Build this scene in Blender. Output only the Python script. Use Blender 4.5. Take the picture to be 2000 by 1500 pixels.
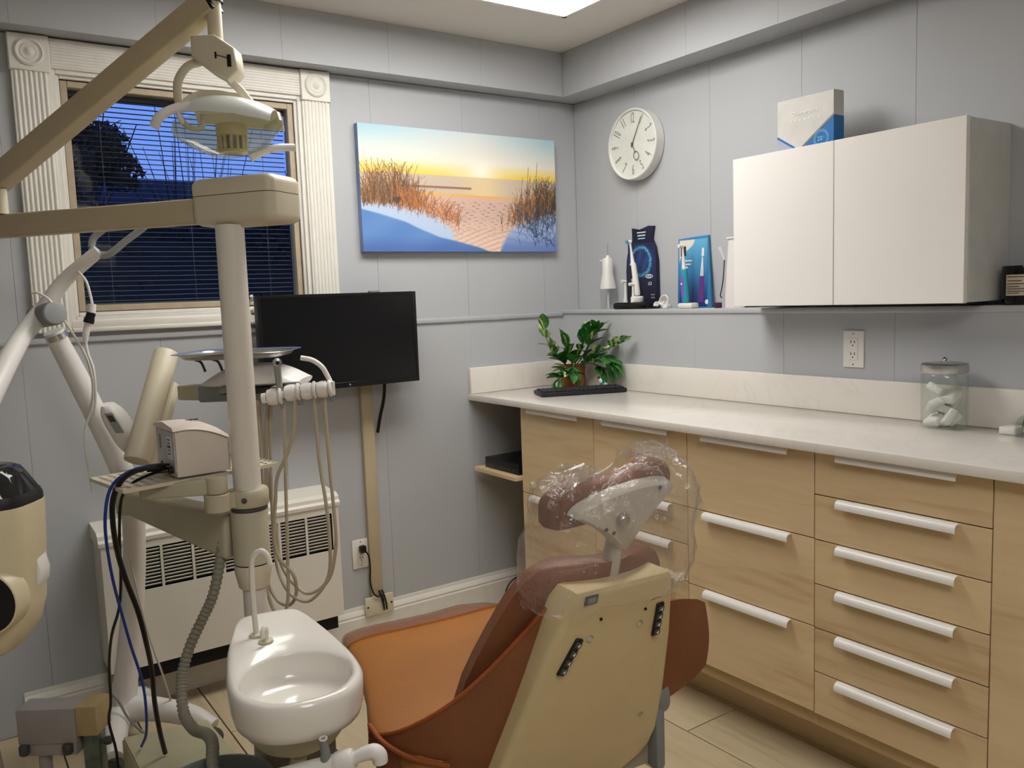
import bpy, bmesh, math, random
import numpy as np
from mathutils import Vector, Matrix, Quaternion

S = bpy.context.scene
COL = S.collection
for o in list(bpy.data.objects):
    bpy.data.objects.remove(o, do_unlink=True)
random.seed(7)
rng = np.random.default_rng(7)

# ------------------------------------------------------------------ camera
CAM = Vector((-2.417, -2.938, 1.30))
YAW, PITCH, ROLL = math.radians(34.738), math.radians(5.967), math.radians(-2.043)
fwd = Vector((math.sin(YAW), math.cos(YAW), 0))
rgt = Vector((math.cos(YAW), -math.sin(YAW), 0))
up = Vector((0, 0, 1))
f2 = fwd * math.cos(PITCH) - up * math.sin(PITCH)
u2 = up * math.cos(PITCH) + fwd * math.sin(PITCH)
r3 = rgt * math.cos(ROLL) + u2 * math.sin(ROLL)
u3 = u2 * math.cos(ROLL) - rgt * math.sin(ROLL)
cd = bpy.data.cameras.new('camera')
cam = bpy.data.objects.new('camera', cd)
COL.objects.link(cam)
cd.sensor_width = 36.0
cd.sensor_fit = 'HORIZONTAL'
cd.lens = 1647.04 / 2000 * 36.0
cd.clip_start = 0.02
cam.matrix_world = Matrix(((r3.x, u3.x, -f2.x, CAM.x), (r3.y, u3.y, -f2.y, CAM.y), (r3.z, u3.z, -f2.z, CAM.z), (0, 0, 0, 1)))
S.camera = cam

# ------------------------------------------------------------------ colour management, world, main lights
S.view_settings.view_transform = 'Standard'
S.view_settings.look = 'None'
S.view_settings.exposure = 0.15
S.view_settings.gamma = 1.0
S.view_settings.use_curve_mapping = False

def lin(c):
    return tuple(((v / 255) / 12.92 if v / 255 <= 0.04045 else ((v / 255 + 0.055) / 1.055) ** 2.4) for v in c)

W = bpy.data.worlds.new('dusk_sky')
S.world = W
W.use_nodes = True
nt = W.node_tree
nt.nodes.clear()
_o = nt.nodes.new('ShaderNodeOutputWorld')
_b = nt.nodes.new('ShaderNodeBackground')
_t = nt.nodes.new('ShaderNodeTexCoord')
_s = nt.nodes.new('ShaderNodeSeparateXYZ')
_r = nt.nodes.new('ShaderNodeValToRGB')
nt.links.new(_t.outputs['Generated'], _s.inputs[0])
nt.links.new(_s.outputs['Z'], _r.inputs[0])
nt.links.new(_r.outputs[0], _b.inputs[0])
nt.links.new(_b.outputs[0], _o.inputs[0])
_r.color_ramp.elements[0].position = 0.0
_r.color_ramp.elements[0].color = (*lin((120, 146, 212)), 1)
_r.color_ramp.elements[1].position = 0.6
_r.color_ramp.elements[1].color = (*lin((52, 84, 190)), 1)
_e = _r.color_ramp.elements.new(0.22)
_e.color = (*lin((104, 138, 216)), 1)
_b.inputs[1].default_value = 1.4

PANEL_STRENGTH = 10.3       # the ceiling light panels (their lit diffusers)
PANEL_COLOR = (1.0, 0.972, 0.928)

# ------------------------------------------------------------------ materials
MATS = {}
def mat(name, rgb, rough=0.5, metal=0.0, var=0.05, scale=18.0, bump=0.0, bscale=60.0, coat=0.0, spec=0.5, alpha=1.0, trans=0.0, ior=1.45, emit=0.0, stretch=(1, 1, 1), rnd=0.0):
    if name in MATS:
        return MATS[name]
    m = bpy.data.materials.new(name)
    m.use_nodes = True
    N = m.node_tree
    p = N.nodes['Principled BSDF']
    c = lin(rgb)
    tc = N.nodes.new('ShaderNodeTexCoord')
    mp = N.nodes.new('ShaderNodeMapping')
    mp.inputs['Scale'].default_value = stretch
    N.links.new(tc.outputs['Object'], mp.inputs[0])
    nz = N.nodes.new('ShaderNodeTexNoise')
    nz.inputs['Scale'].default_value = scale
    nz.inputs['Detail'].default_value = 4
    N.links.new(mp.outputs[0], nz.inputs['Vector'])
    cr = N.nodes.new('ShaderNodeValToRGB')
    cr.color_ramp.elements[0].position = 0.3
    cr.color_ramp.elements[1].position = 0.7
    cr.color_ramp.elements[0].color = (*[max(0, v * (1 - var)) for v in c], 1)
    cr.color_ramp.elements[1].color = (*[min(1, v * (1 + var)) for v in c], 1)
    N.links.new(nz.outputs['Fac'], cr.inputs[0])
    out = cr.outputs[0]
    if rnd:
        oi = N.nodes.new('ShaderNodeObjectInfo')
        mr = N.nodes.new('ShaderNodeMapRange')
        mr.inputs['To Min'].default_value = 1 - rnd
        mr.inputs['To Max'].default_value = 1 + rnd
        N.links.new(oi.outputs['Random'], mr.inputs[0])
        mx = N.nodes.new('ShaderNodeVectorMath')
        mx.operation = 'SCALE'
        N.links.new(out, mx.inputs[0])
        N.links.new(mr.outputs[0], mx.inputs['Scale'])
        out = mx.outputs[0]
    N.links.new(out, p.inputs['Base Color'])
    p.inputs['Roughness'].default_value = rough
    p.inputs['Metallic'].default_value = metal
    p.inputs['Coat Weight'].default_value = coat
    p.inputs['Specular IOR Level'].default_value = spec
    p.inputs['Alpha'].default_value = alpha
    p.inputs['Transmission Weight'].default_value = trans
    p.inputs['IOR'].default_value = ior
    if emit:
        p.inputs['Emission Color'].default_value = (*c, 1)
        p.inputs['Emission Strength'].default_value = emit
    if bump:
        n2 = N.nodes.new('ShaderNodeTexNoise')
        n2.inputs['Scale'].default_value = bscale
        n2.inputs['Detail'].default_value = 3
        N.links.new(mp.outputs[0], n2.inputs['Vector'])
        bp = N.nodes.new('ShaderNodeBump')
        bp.inputs['Strength'].default_value = bump
        bp.inputs['Distance'].default_value = 0.01
        N.links.new(n2.outputs['Fac'], bp.inputs['Height'])
        N.links.new(bp.outputs[0], p.inputs['Normal'])
    MATS[name] = m
    return m

def wood(name, light, dark, axis='Y', rough=0.42, freq=1.0, knots=True, rnd=0.05):
    """straight grained wood, grain running along one world axis, own offset per object"""
    if name in MATS:
        return MATS[name]
    m = bpy.data.materials.new(name)
    m.use_nodes = True
    N = m.node_tree
    p = N.nodes['Principled BSDF']
    tc = N.nodes.new('ShaderNodeTexCoord')
    oi = N.nodes.new('ShaderNodeObjectInfo')
    ad = N.nodes.new('ShaderNodeVectorMath'); ad.operation = 'ADD'
    sc = N.nodes.new('ShaderNodeVectorMath'); sc.operation = 'SCALE'; sc.inputs['Scale'].default_value = 37.0
    cx = N.nodes.new('ShaderNodeCombineXYZ')
    for i in range(3):
        N.links.new(oi.outputs['Random'], cx.inputs[i])
    N.links.new(cx.outputs[0], sc.inputs[0])
    N.links.new(tc.outputs['Object'], ad.inputs[0])
    N.links.new(sc.outputs[0], ad.inputs[1])
    mp = N.nodes.new('ShaderNodeMapping')
    s = {'X': (0.9, 9, 9), 'Y': (9, 0.9, 9), 'Z': (9, 9, 0.9)}[axis]
    mp.inputs['Scale'].default_value = tuple(v * freq for v in s)
    N.links.new(ad.outputs[0], mp.inputs[0])
    n1 = N.nodes.new('ShaderNodeTexNoise'); n1.inputs['Scale'].default_value = 1.0; n1.inputs['Detail'].default_value = 6; n1.inputs['Distortion'].default_value = 0.9
    n2 = N.nodes.new('ShaderNodeTexNoise'); n2.inputs['Scale'].default_value = 7.0; n2.inputs['Detail'].default_value = 5; n2.inputs['Distortion'].default_value = 0.3
    N.links.new(mp.outputs[0], n1.inputs['Vector']); N.links.new(mp.outputs[0], n2.inputs['Vector'])
    mix = N.nodes.new('ShaderNodeMath'); mix.operation = 'MULTIPLY_ADD'
    mix.inputs[1].default_value = 0.35
    N.links.new(n2.outputs['Fac'], mix.inputs[0])
    m2 = N.nodes.new('ShaderNodeMath'); m2.operation = 'MULTIPLY'; m2.inputs[1].default_value = 0.65
    N.links.new(n1.outputs['Fac'], m2.inputs[0]); N.links.new(m2.outputs[0], mix.inputs[2])
    cr = N.nodes.new('ShaderNodeValToRGB')
    L, D = lin(light), lin(dark)
    cr.color_ramp.elements[0].position = 0.33; cr.color_ramp.elements[0].color = (*D, 1)
    cr.color_ramp.elements[1].position = 0.62; cr.color_ramp.elements[1].color = (*L, 1)
    e = cr.color_ramp.elements.new(0.45); e.color = (*[a * 0.3 + b * 0.7 for a, b in zip(D, L)], 1)
    N.links.new(mix.outputs[0], cr.inputs[0])
    mr = N.nodes.new('ShaderNodeMapRange'); mr.inputs['To Min'].default_value = 1 - rnd; mr.inputs['To Max'].default_value = 1 + rnd
    N.links.new(oi.outputs['Random'], mr.inputs[0])
    ml = N.nodes.new('ShaderNodeVectorMath'); ml.operation = 'SCALE'
    N.links.new(cr.outputs[0], ml.inputs[0]); N.links.new(mr.outputs[0], ml.inputs['Scale'])
    N.links.new(ml.outputs[0], p.inputs['Base Color'])
    p.inputs['Roughness'].default_value = rough
    MATS[name] = m
    return m

def clear(name, rgb, gloss_rough=0.05, amount=0.12, tint=0.0, bump=0.0, bscale=30, fres=0.5):
    """thin clear sheet: mostly see-through, glossy where it mirrors the room"""
    if name in MATS:
        return MATS[name]
    m = bpy.data.materials.new(name)
    m.use_nodes = True
    N = m.node_tree
    N.nodes.clear()
    o = N.nodes.new('ShaderNodeOutputMaterial')
    tr = N.nodes.new('ShaderNodeBsdfTransparent')
    c = lin(rgb)
    tr.inputs[0].default_value = (*c, 1)
    gl = N.nodes.new('ShaderNodeBsdfGlossy'); gl.inputs['Roughness'].default_value = gloss_rough
    df = N.nodes.new('ShaderNodeBsdfDiffuse'); df.inputs[0].default_value = (*c, 1)
    mx = N.nodes.new('ShaderNodeMixShader')
    m2 = N.nodes.new('ShaderNodeMixShader'); m2.inputs[0].default_value = tint
    lw = N.nodes.new('ShaderNodeLayerWeight'); lw.inputs['Blend'].default_value = 0.5
    pw = N.nodes.new('ShaderNodeMath'); pw.operation = 'POWER'; pw.inputs[1].default_value = 4.0
    N.links.new(lw.outputs['Facing'], pw.inputs[0])
    mu = N.nodes.new('ShaderNodeMath'); mu.operation = 'MULTIPLY_ADD'; mu.inputs[1].default_value = fres; mu.inputs[2].default_value = amount; mu.use_clamp = True
    N.links.new(pw.outputs[0], mu.inputs[0])
    N.links.new(tr.outputs[0], m2.inputs[1]); N.links.new(df.outputs[0], m2.inputs[2])
    N.links.new(mu.outputs[0], mx.inputs[0])
    N.links.new(m2.outputs[0], mx.inputs[1]); N.links.new(gl.outputs[0], mx.inputs[2])
    N.links.new(mx.outputs[0], o.inputs[0])
    tc = N.nodes.new('ShaderNodeTexCoord')
    nz = N.nodes.new('ShaderNodeTexNoise'); nz.inputs['Scale'].default_value = bscale; nz.inputs['Detail'].default_value = 4; nz.inputs['Distortion'].default_value = 1.5
    N.links.new(tc.outputs['Object'], nz.inputs['Vector'])
    bp = N.nodes.new('ShaderNodeBump'); bp.inputs['Strength'].default_value = bump; bp.inputs['Distance'].default_value = 0.02
    N.links.new(nz.outputs['Fac'], bp.inputs['Height'])
    if bump:
        N.links.new(bp.outputs[0], gl.inputs['Normal'])
    MATS[name] = m
    return m

def print_mat(name, rough=0.5):
    if name in MATS:
        return MATS[name]
    m = bpy.data.materials.new(name)
    m.use_nodes = True
    N = m.node_tree
    a = N.nodes.new('ShaderNodeAttribute'); a.attribute_name = 'ink'
    N.links.new(a.outputs['Color'], N.nodes['Principled BSDF'].inputs['Base Color'])
    N.nodes['Principled BSDF'].inputs['Roughness'].default_value = rough
    MATS[name] = m
    return m

# ------------------------------------------------------------------ mesh building
V = Vector
WM = {}          # world matrices of everything, for parenting

def spline(pts, n=6):
    """Catmull-Rom through the points"""
    P = [V(p) for p in pts]
    if len(P) < 3:
        return P
    out = []
    Q = [P[0] * 2 - P[1]] + P + [P[-1] * 2 - P[-2]]
    for i in range(1, len(Q) - 2):
        a, b, c, d = Q[i - 1], Q[i], Q[i + 1], Q[i + 2]
        for k in range(n):
            t = k / n
            out.append(0.5 * ((2 * b) + (c - a) * t + (2 * a - 5 * b + 4 * c - d) * t * t + (3 * b - a - 3 * c + d) * t ** 3))
    out.append(P[-1])
    return out

class B:
    def __init__(self):
        self.bm = bmesh.new()
    def box(self, lo, hi, bevel=0.0, seg=2, M=None):
        lo, hi = V(lo), V(hi)
        c = (lo + hi) / 2
        s = hi - lo
        r = bmesh.ops.create_cube(self.bm, size=1.0, matrix=Matrix.Translation(c) @ Matrix.Diagonal((abs(s.x), abs(s.y), abs(s.z), 1)))
        vs = r['verts']
        if bevel:
            es = list({e for v in vs for e in v.link_edges})
            rb = bmesh.ops.bevel(self.bm, geom=es, offset=bevel, segments=seg, profile=0.5, affect='EDGES')
            vs = list({v for f in rb['faces'] for v in f.verts} | {v for v in vs if v.is_valid})
        if M is not None:
            bmesh.ops.transform(self.bm, matrix=M, verts=[v for v in vs if v.is_valid])
        return self
    def obox(self, c, ax, half, bevel=0.0, seg=2):
        """box with own axes: ax = (e1,e2,e3), half = half sizes"""
        e1, e2, e3 = [V(a).normalized() for a in ax]
        c = V(c)
        M = Matrix(((e1.x, e2.x, e3.x, c.x), (e1.y, e2.y, e3.y, c.y), (e1.z, e2.z, e3.z, c.z), (0, 0, 0, 1)))
        return self.box((-half[0], -half[1], -half[2]), half, bevel, seg, M)
    def beam(self, a, b, w, h, w2=None, h2=None, bevel=0.0, upv=(0, 0, 1)):
        a, b = V(a), V(b)
        d = (b - a).normalized()
        s = d.cross(V(upv)).normalized()
        t = s.cross(d).normalized()
        w2 = w if w2 is None else w2
        h2 = h if h2 is None else h2
        n0 = len(self.bm.verts)
        rings = []
        for p, ww, hh in ((a, w, h), (b, w2, h2)):
            rings.append([self.bm.verts.new(p + s * (sx * ww / 2) + t * (sy * hh / 2)) for sx, sy in ((-1, -1), (1, -1), (1, 1), (-1, 1))])
        fs = []
        for i in range(4):
            j = (i + 1) % 4
            fs.append(self.bm.faces.new((rings[0][i], rings[0][j], rings[1][j], rings[1][i])))
        fs.append(self.bm.faces.new(rings[0][::-1])); fs.append(self.bm.faces.new(rings[1]))
        if bevel:
            es = list({e for f in fs for e in f.edges})
            bmesh.ops.bevel(self.bm, geom=es, offset=bevel, segments=3, profile=0.5, affect='EDGES')
        return self
    def loft(self, rings, cap=True, closed=True, loop=False):
        R = [[self.bm.verts.new(V(p)) for p in r] for r in rings]
        n = len(R[0])
        m = len(R)
        for i in range(m if loop else m - 1):
            a, b = R[i], R[(i + 1) % m]
            for k in range(n if closed else n - 1):
                q = (a[k], a[(k + 1) % n], b[(k + 1) % n], b[k])
                try:
                    self.bm.faces.new(q)
                except ValueError:
                    pass
        if cap and closed and not loop:
            self.bm.faces.new(R[0][::-1]); self.bm.faces.new(R[-1])
        return self
    def tube(self, pts, r, n=10, smooth=5, cap=True, flat=1.0):
        P = spline(pts, smooth) if smooth > 1 else [V(p) for p in pts]
        m = len(P)
        if hasattr(r, '__len__'):
            R = [float(x) for x in np.interp(np.linspace(0, 1, m), np.linspace(0, 1, len(r)), r)]
        else:
            R = [r] * m
        T = [(P[min(i + 1, m - 1)] - P[max(i - 1, 0)]).normalized() for i in range(m)]
        s = T[0].cross(V((0, 0, 1)))
        if s.length < 0.05:
            s = T[0].cross(V((0, 1, 0)))
        s.normalize()
        rings = []
        for i in range(m):
            s = (s - T[i] * s.dot(T[i]))
            s = s.normalized() if s.length > 1e-6 else T[i].orthogonal().normalized()
            t = T[i].cross(s)
            rings.append([P[i] + (s * math.cos(2 * math.pi * k / n) * flat + t * math.sin(2 * math.pi * k / n)) * R[i] for k in range(n)])
        return self.loft(rings, cap)
    def lathe(self, prof, c=(0, 0, 0), axis=(0, 0, 1), n=24, cap=True):
        c = V(c)
        q = V((0, 0, 1)).rotation_difference(V(axis).normalized())
        rings = []
        for r, z in prof:
            rings.append([c + q @ V((r * math.cos(2 * math.pi * k / n), r * math.sin(2 * math.pi * k / n), z)) for k in range(n)])
        return self.loft(rings, cap)
    def cyl(self, a, b, r, n=20, r2=None, bevel=0.0):
        a, b = V(a), V(b)
        L = (b - a).length
        r2 = r if r2 is None else r2
        pr = [(r, 0), (r2, L)]
        if bevel:
            pr = [(r - bevel, 0), (r - bevel * .3, bevel * .3), (r, bevel), (r2, L - bevel), (r2 - bevel * .3, L - bevel * .3), (r2 - bevel, L)]
        return self.lathe(pr, a, b - a, n)
    def prism(self, pts, d, bevel=0.0):
        """polygon in 3D, extruded by d"""
        d = V(d)
        a = [self.bm.verts.new(V(p)) for p in pts]
        b = [self.bm.verts.new(V(p) + d) for p in pts]
        n = len(a)
        fs = [self.bm.faces.new(a[::-1]), self.bm.faces.new(b)]
        for i in range(n):
            fs.append(self.bm.faces.new((a[i], a[(i + 1) % n], b[(i + 1) % n], b[i])))
        if bevel:
            es = list({e for f in fs[:2] for e in f.edges})
            bmesh.ops.bevel(self.bm, geom=es, offset=bevel, segments=2, profile=0.5, affect='EDGES')
        return self
    def sheet(self, grid, thick=0.0):
        """grid[i][j] points -> surface, optional thickness"""
        n0 = set(self.bm.faces)
        self.loft(grid, cap=False, closed=False)
        if thick:
            fs = [f for f in self.bm.faces if f not in n0]
            bmesh.ops.recalc_face_normals(self.bm, faces=fs)
            bmesh.ops.solidify(self.bm, geom=fs, thickness=thick)
        return self
    def mesh(self, name, angle=38, flat=False):
        bmesh.ops.recalc_face_normals(self.bm, faces=self.bm.faces)
        me = bpy.data.meshes.new(name)
        self.bm.to_mesh(me)
        self.bm.free()
        if not flat:
            me.shade_smooth()
            me.set_sharp_from_angle(angle=math.radians(angle))
        return me
    def done(self, name, m, parent=None, angle=38, recentre=True):
        me = self.mesh(name, angle)
        me.materials.append(m)
        c = V((0, 0, 0))
        if recentre and len(me.vertices):
            co = np.empty(len(me.vertices) * 3)
            me.vertices.foreach_get('co', co)
            co = co.reshape(-1, 3)
            c = V(((co[:, 0].min() + co[:, 0].max()) / 2, (co[:, 1].min() + co[:, 1].max()) / 2, co[:, 2].min()))
            me.transform(Matrix.Translation(-c))
        return link(name, me, c, parent)

def link(name, me, loc, parent=None, M=None):
    o = bpy.data.objects.new(name, me)
    COL.objects.link(o)
    w = Matrix.Translation(V(loc)) if M is None else M
    if parent is not None:
        o.parent = parent
        o.matrix_parent_inverse = WM[parent].inverted()
    o.matrix_basis = w
    WM[o] = w
    return o

def tag(o, label, cat, group=None, kind=None):
    o['label'] = label
    o['category'] = cat
    if group:
        o['group'] = group
    if kind:
        o['kind'] = kind
    return o

def thing(name, label, cat, loc, group=None, kind=None):
    o = link(name, None, loc)
    o.empty_display_size = 0.05
    return tag(o, label, cat, group, kind)

def struct(o, label, cat):
    return tag(o, label, cat, kind='structure')

def text(body, size, m, parent, origin, ex, ey, name='lettering', align='CENTER', depth=0.0004, font_scale_x=1.0):
    """flat lettering lying in the plane spanned by ex (reading direction) and ey (up)"""
    cu = bpy.data.curves.new(name, 'FONT')
    cu.body = body
    cu.size = size
    cu.align_x = align
    cu.align_y = 'CENTER'
    cu.extrude = depth
    cu.resolution_u = 2
    tmp = bpy.data.objects.new(name + '_tmp', cu)
    COL.objects.link(tmp)
    dg = bpy.context.evaluated_depsgraph_get()
    me = bpy.data.meshes.new_from_object(tmp.evaluated_get(dg))
    bpy.data.objects.remove(tmp, do_unlink=True)
    ex, ey = V(ex).normalized(), V(ey).normalized()
    ez = ex.cross(ey)
    o = V(origin)
    M = Matrix(((ex.x * font_scale_x, ey.x, ez.x, 0), (ex.y * font_scale_x, ey.y, ez.y, 0), (ex.z * font_scale_x, ey.z, ez.z, 0), (0, 0, 0, 1)))
    me.transform(M)
    me.materials.clear()
    me.materials.append(m)
    me.name = name
    return link(name, me, o, parent)

def printed(name, arr, o, du, dv, m, parent=None):
    """flat print: arr[h][w] sRGB 0..255, o = top left corner, du / dv = full width / height vectors"""
    h, w = arr.shape[:2]
    o, du, dv = V(o), V(du), V(dv)
    uu, vv = np.meshgrid(np.linspace(0, 1, w), np.linspace(0, 1, h))
    co = np.array(o)[None, None] + uu[..., None] * np.array(du) + vv[..., None] * np.array(dv)
    ctr = np.array(o + du / 2 + dv / 2)
    idx = np.arange(h * w).reshape(h, w)
    fa = np.stack([idx[:-1, :-1], idx[1:, :-1], idx[1:, 1:], idx[:-1, 1:]], -1).reshape(-1, 4)
    me = bpy.data.meshes.new(name)
    me.from_pydata((co - ctr).reshape(-1, 3).tolist(), [], fa.tolist())
    at = me.color_attributes.new('ink', 'FLOAT_COLOR', 'POINT')
    a = np.clip(arr / 255.0, 0, 1)
    l = np.where(a <= 0.04045, a / 12.92, ((a + 0.055) / 1.055) ** 2.4)
    l = np.concatenate([l, np.ones((h, w, 1))], -1).astype(np.float32)
    at.data.foreach_set('color', l.reshape(-1))
    me.materials.append(m)
    return link(name, me, V(ctr), parent)

# ------------------------------------------------------------------ shared materials
m_wall = mat('wall_paint', (181, 183, 186), 0.55, var=0.02, scale=3)
m_ceil = mat('ceiling_paint', (226, 222, 216), 0.7, var=0.015, scale=4)
m_trim = mat('white_trim_paint', (226, 223, 214), 0.45, var=0.03, scale=25)
m_sash = mat('beige_sash', (178, 164, 138), 0.5, var=0.08, scale=30)
m_dark = mat('dark_gap', (14, 14, 15), 0.8)
m_black = mat('black_plastic', (12, 12, 13), 0.35, var=0.1)
m_blacks = mat('black_satin', (20, 20, 22), 0.5, var=0.1)
m_white = mat('white_plastic', (228, 224, 219), 0.35, var=0.015)
m_whitel = mat('white_lacquer', (238, 235, 230), 0.3, var=0.01, scale=5)
m_cream = mat('cream_enamel', (212, 203, 178), 0.38, var=0.03, scale=8)
m_beige = mat('beige_enamel', (190, 176, 145), 0.42, var=0.04, scale=8)
m_olive = mat('greyed_beige_enamel', (186, 180, 155), 0.42, var=0.04, scale=8)
m_enamel = mat('white_enamel', (224, 219, 208), 0.3, var=0.02, scale=6)
m_steel = mat('stainless_steel', (190, 188, 184), 0.28, metal=1.0, var=0.08, scale=40, stretch=(1, 12, 1))
m_chrome = mat('chrome', (205, 205, 205), 0.12, metal=1.0)
m_grey = mat('grey_plastic', (128, 130, 130), 0.45)
m_dgrey = mat('dark_grey_plastic', (70, 68, 64), 0.5)
m_tan = mat('tan_leather', (158, 101, 44), 0.42, var=0.14, scale=5, bump=0.12, bscale=160)
m_tand = mat('brown_leather', (124, 74, 43), 0.45, var=0.12, scale=7, bump=0.12, bscale=160)
m_piping = mat('leather_piping', (150, 78, 36), 0.5)
m_glass = clear('window_glass', (240, 245, 250), 0.01, 0.02)
m_front = wood('pale_oak_laminate', (222, 198, 156), (198, 168, 124), 'Y', 0.4)
m_tile = wood('wood_look_tile', (204, 188, 156), (176, 156, 122), 'Y', 0.35, 0.8, rnd=0.07)
m_grout = mat('grout', (92, 82, 66), 0.9)
m_tubing = mat('beige_silicone_tubing', (182, 172, 148), 0.5)
m_lamp = None

ROOM_X0, ROOM_Y0, CEIL = -3.7, -4.7, 2.30
# ------------------------------------------------------------------ floor: wood look tiles laid along the cabinets
fl = struct(B().box((ROOM_X0, ROOM_Y0, -0.06), (0.05, 0.05, -0.006)).done('floor', m_grout), 'floor of pale wood look tiles with dark grout lines', 'floor')
TW, TL, GAP = 0.217, 1.2, 0.004
tile_me = B().box((-(TW - GAP) / 2, -(TL - GAP) / 2, -0.006), ((TW - GAP) / 2, (TL - GAP) / 2, 0.0), 0.0008, 1).mesh('tile', 40)
tile_me.materials.append(m_tile)
_cut = {}
row = 0
for k in range(-3, 18):
    x1 = -0.45 - TW * k
    x0 = x1 - TW
    if x1 > 0.02 or x0 < ROOM_X0 - 0.1:
        continue
    off = {0: -1.26, 5: -0.40}.get(k, -1.26 + 0.4 * ((k * 2) % 3))
    n0 = math.floor((ROOM_Y0 - off) / TL)
    for j in range(n0, 8):
        ya, yb = off + j * TL, off + (j + 1) * TL
        ya2, yb2 = max(ya, ROOM_Y0), min(yb, 0.0)
        if yb2 - ya2 < 0.02:
            continue
        if yb2 - ya2 > TL - 1e-3:
            me = tile_me
        else:
            hh = (yb2 - ya2 - GAP) / 2
            me = B().box((-(TW - GAP) / 2, -hh, -0.006), ((TW - GAP) / 2, hh, 0.0), 0.0008, 1).mesh('tile', 40)
            me.materials.append(m_tile)
        link('tile', me, ((x0 + x1) / 2, (ya2 + yb2) / 2, 0.0), fl)

# ------------------------------------------------------------------ ceiling, soffit
struct(B().box((ROOM_X0, ROOM_Y0, CEIL), (0.1, 0.1, CEIL + 0.08)).done('ceiling', m_ceil), 'flat off white ceiling', 'ceiling')
SOF = 2.12
sb = struct(B().box((ROOM_X0, -0.09, SOF + 0.002), (0.0, 0.0, CEIL)).done('trim_1', m_wall), 'grey soffit running above the window wall', 'soffit')
sr = struct(B().box((-0.13, ROOM_Y0, SOF), (0.0, -0.09, CEIL)).done('trim_2', m_wall), 'grey soffit running above the cabinet wall', 'soffit')
for xx in (-0.54, -0.94, -1.34, -1.74):
    pass
# soffit face boards with fine joints
jx = [-0.132, -0.54, -0.94, -1.34, -1.74, -2.14, -2.54, -2.94, -3.34, ROOM_X0]
for a, b in zip(jx[:-1], jx[1:]):
    B().box((b + 0.0002, -0.094, SOF + 0.001), (a - 0.0002, -0.0902, CEIL - 0.0005), 0.0004, 1).done('panel', m_wall, sb)
jy = [-0.096, -0.40, -0.79, -1.18, -1.57, -1.96, -2.35, -2.74, -3.13, -3.9, ROOM_Y0]
for a, b in zip(jy[:-1], jy[1:]):
    B().box((-0.134, b + 0.0002, SOF - 0.001), (-0.1302, a - 0.0002, CEIL - 0.0005), 0.0004, 1).done('panel', m_wall, sr)

# ------------------------------------------------------------------ window wall (y = 0) with the window opening
HX0, HX1, HZ0, HZ1 = -2.035, -1.255, 1.285, 2.03
wb = B()
wb.box((ROOM_X0 - 0.1, 0.012, -0.06), (HX0, 0.14, CEIL + 0.05)).box((HX1, 0.012, -0.06), (0.15, 0.14, CEIL + 0.05))
wb.box((HX0, 0.012, -0.06), (HX1, 0.14, HZ0)).box((HX0, 0.012, HZ1), (HX1, 0.14, CEIL + 0.05))
wb = struct(wb.done('wall_back', m_wall), 'grey panelled wall with the window', 'wall')
def panel_y(x0, x1, z0, z1, y=0.0):
    B().box((x0 + 0.0003, y, z0), (x1 - 0.0003, y + 0.012, z1), 0.0004, 1).done('panel', m_wall, wb)
seams = [0.0, -0.19, -0.58, -0.98, -1.38, -1.78, -2.18, -2.58, -2.98, -3.38, ROOM_X0]
for a, b in zip(seams[:-1], seams[1:]):
    panel_y(b, a, 0.0, 1.205)
    # upper panels stop at the window casing
    lo, hi = b, a
    if hi <= -2.13 or lo >= -1.155:
        panel_y(lo, hi, 1.205, SOF)
    else:
        if lo < -2.13:
            panel_y(lo, -2.13, 1.205, SOF)
        if hi > -1.155:
            panel_y(-1.155, hi, 1.205, SOF)
        panel_y(max(lo, -2.13), min(hi, -1.155), 1.205, 1.245)
struct(B().box((ROOM_X0, -0.009, 1.203), (-0.095, 0.0, 1.222), 0.004).done('trim_3', m_wall), 'slim grey rail along the window wall', 'rail')
# baseboard with a moulded top
def baseboard(name, p0, p1, nrm, label):
    p0, p1, n = V(p0), V(p1), V(nrm)
    prof = [(0, 0), (0.018, 0), (0.018, 0.088), (0.014, 0.094), (0.016, 0.100), (0.011, 0.112), (0.006, 0.118), (0.004, 0.13), (0, 0.13)]
    b = B()
    b.loft([[p + n * d + V((0, 0, z)) for d, z in prof] for p in (p0, p1)])
    return struct(b.done(name, m_trim, angle=25), label, 'baseboard')
baseboard('baseboard_back', (-2.26, 0, 0), (-0.12, 0, 0), (0, -1, 0), 'white moulded baseboard under the window wall')

# other walls of the room
struct(B().box((ROOM_X0 - 0.1, ROOM_Y0, 0), (ROOM_X0, 0.01, CEIL)).done('wall_left', m_wall), 'grey wall on the left, outside the picture', 'wall')
struct(B().box((ROOM_X0 - 0.1, ROOM_Y0 - 0.1, 0), (0.1, ROOM_Y0, CEIL)).done('wall_front', m_wall), 'grey wall behind the viewer', 'wall')
wr = struct(B().box((0.012, ROOM_Y0, 0), (0.14, 0.012, CEIL)).done('wall_right', m_wall), 'grey panelled wall above the counter', 'wall')
ys = [0.0, -0.386, -0.776, -1.169, -1.557, -1.947, -2.337, -2.727, -3.4, -4.0, ROOM_Y0]
for a, b in zip(ys[:-1], ys[1:]):
    B().box((0.0, b + 0.0003, 1.222), (0.012, a - 0.0003, SOF), 0.0005, 1).done('panel', m_wall, wr)
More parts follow.
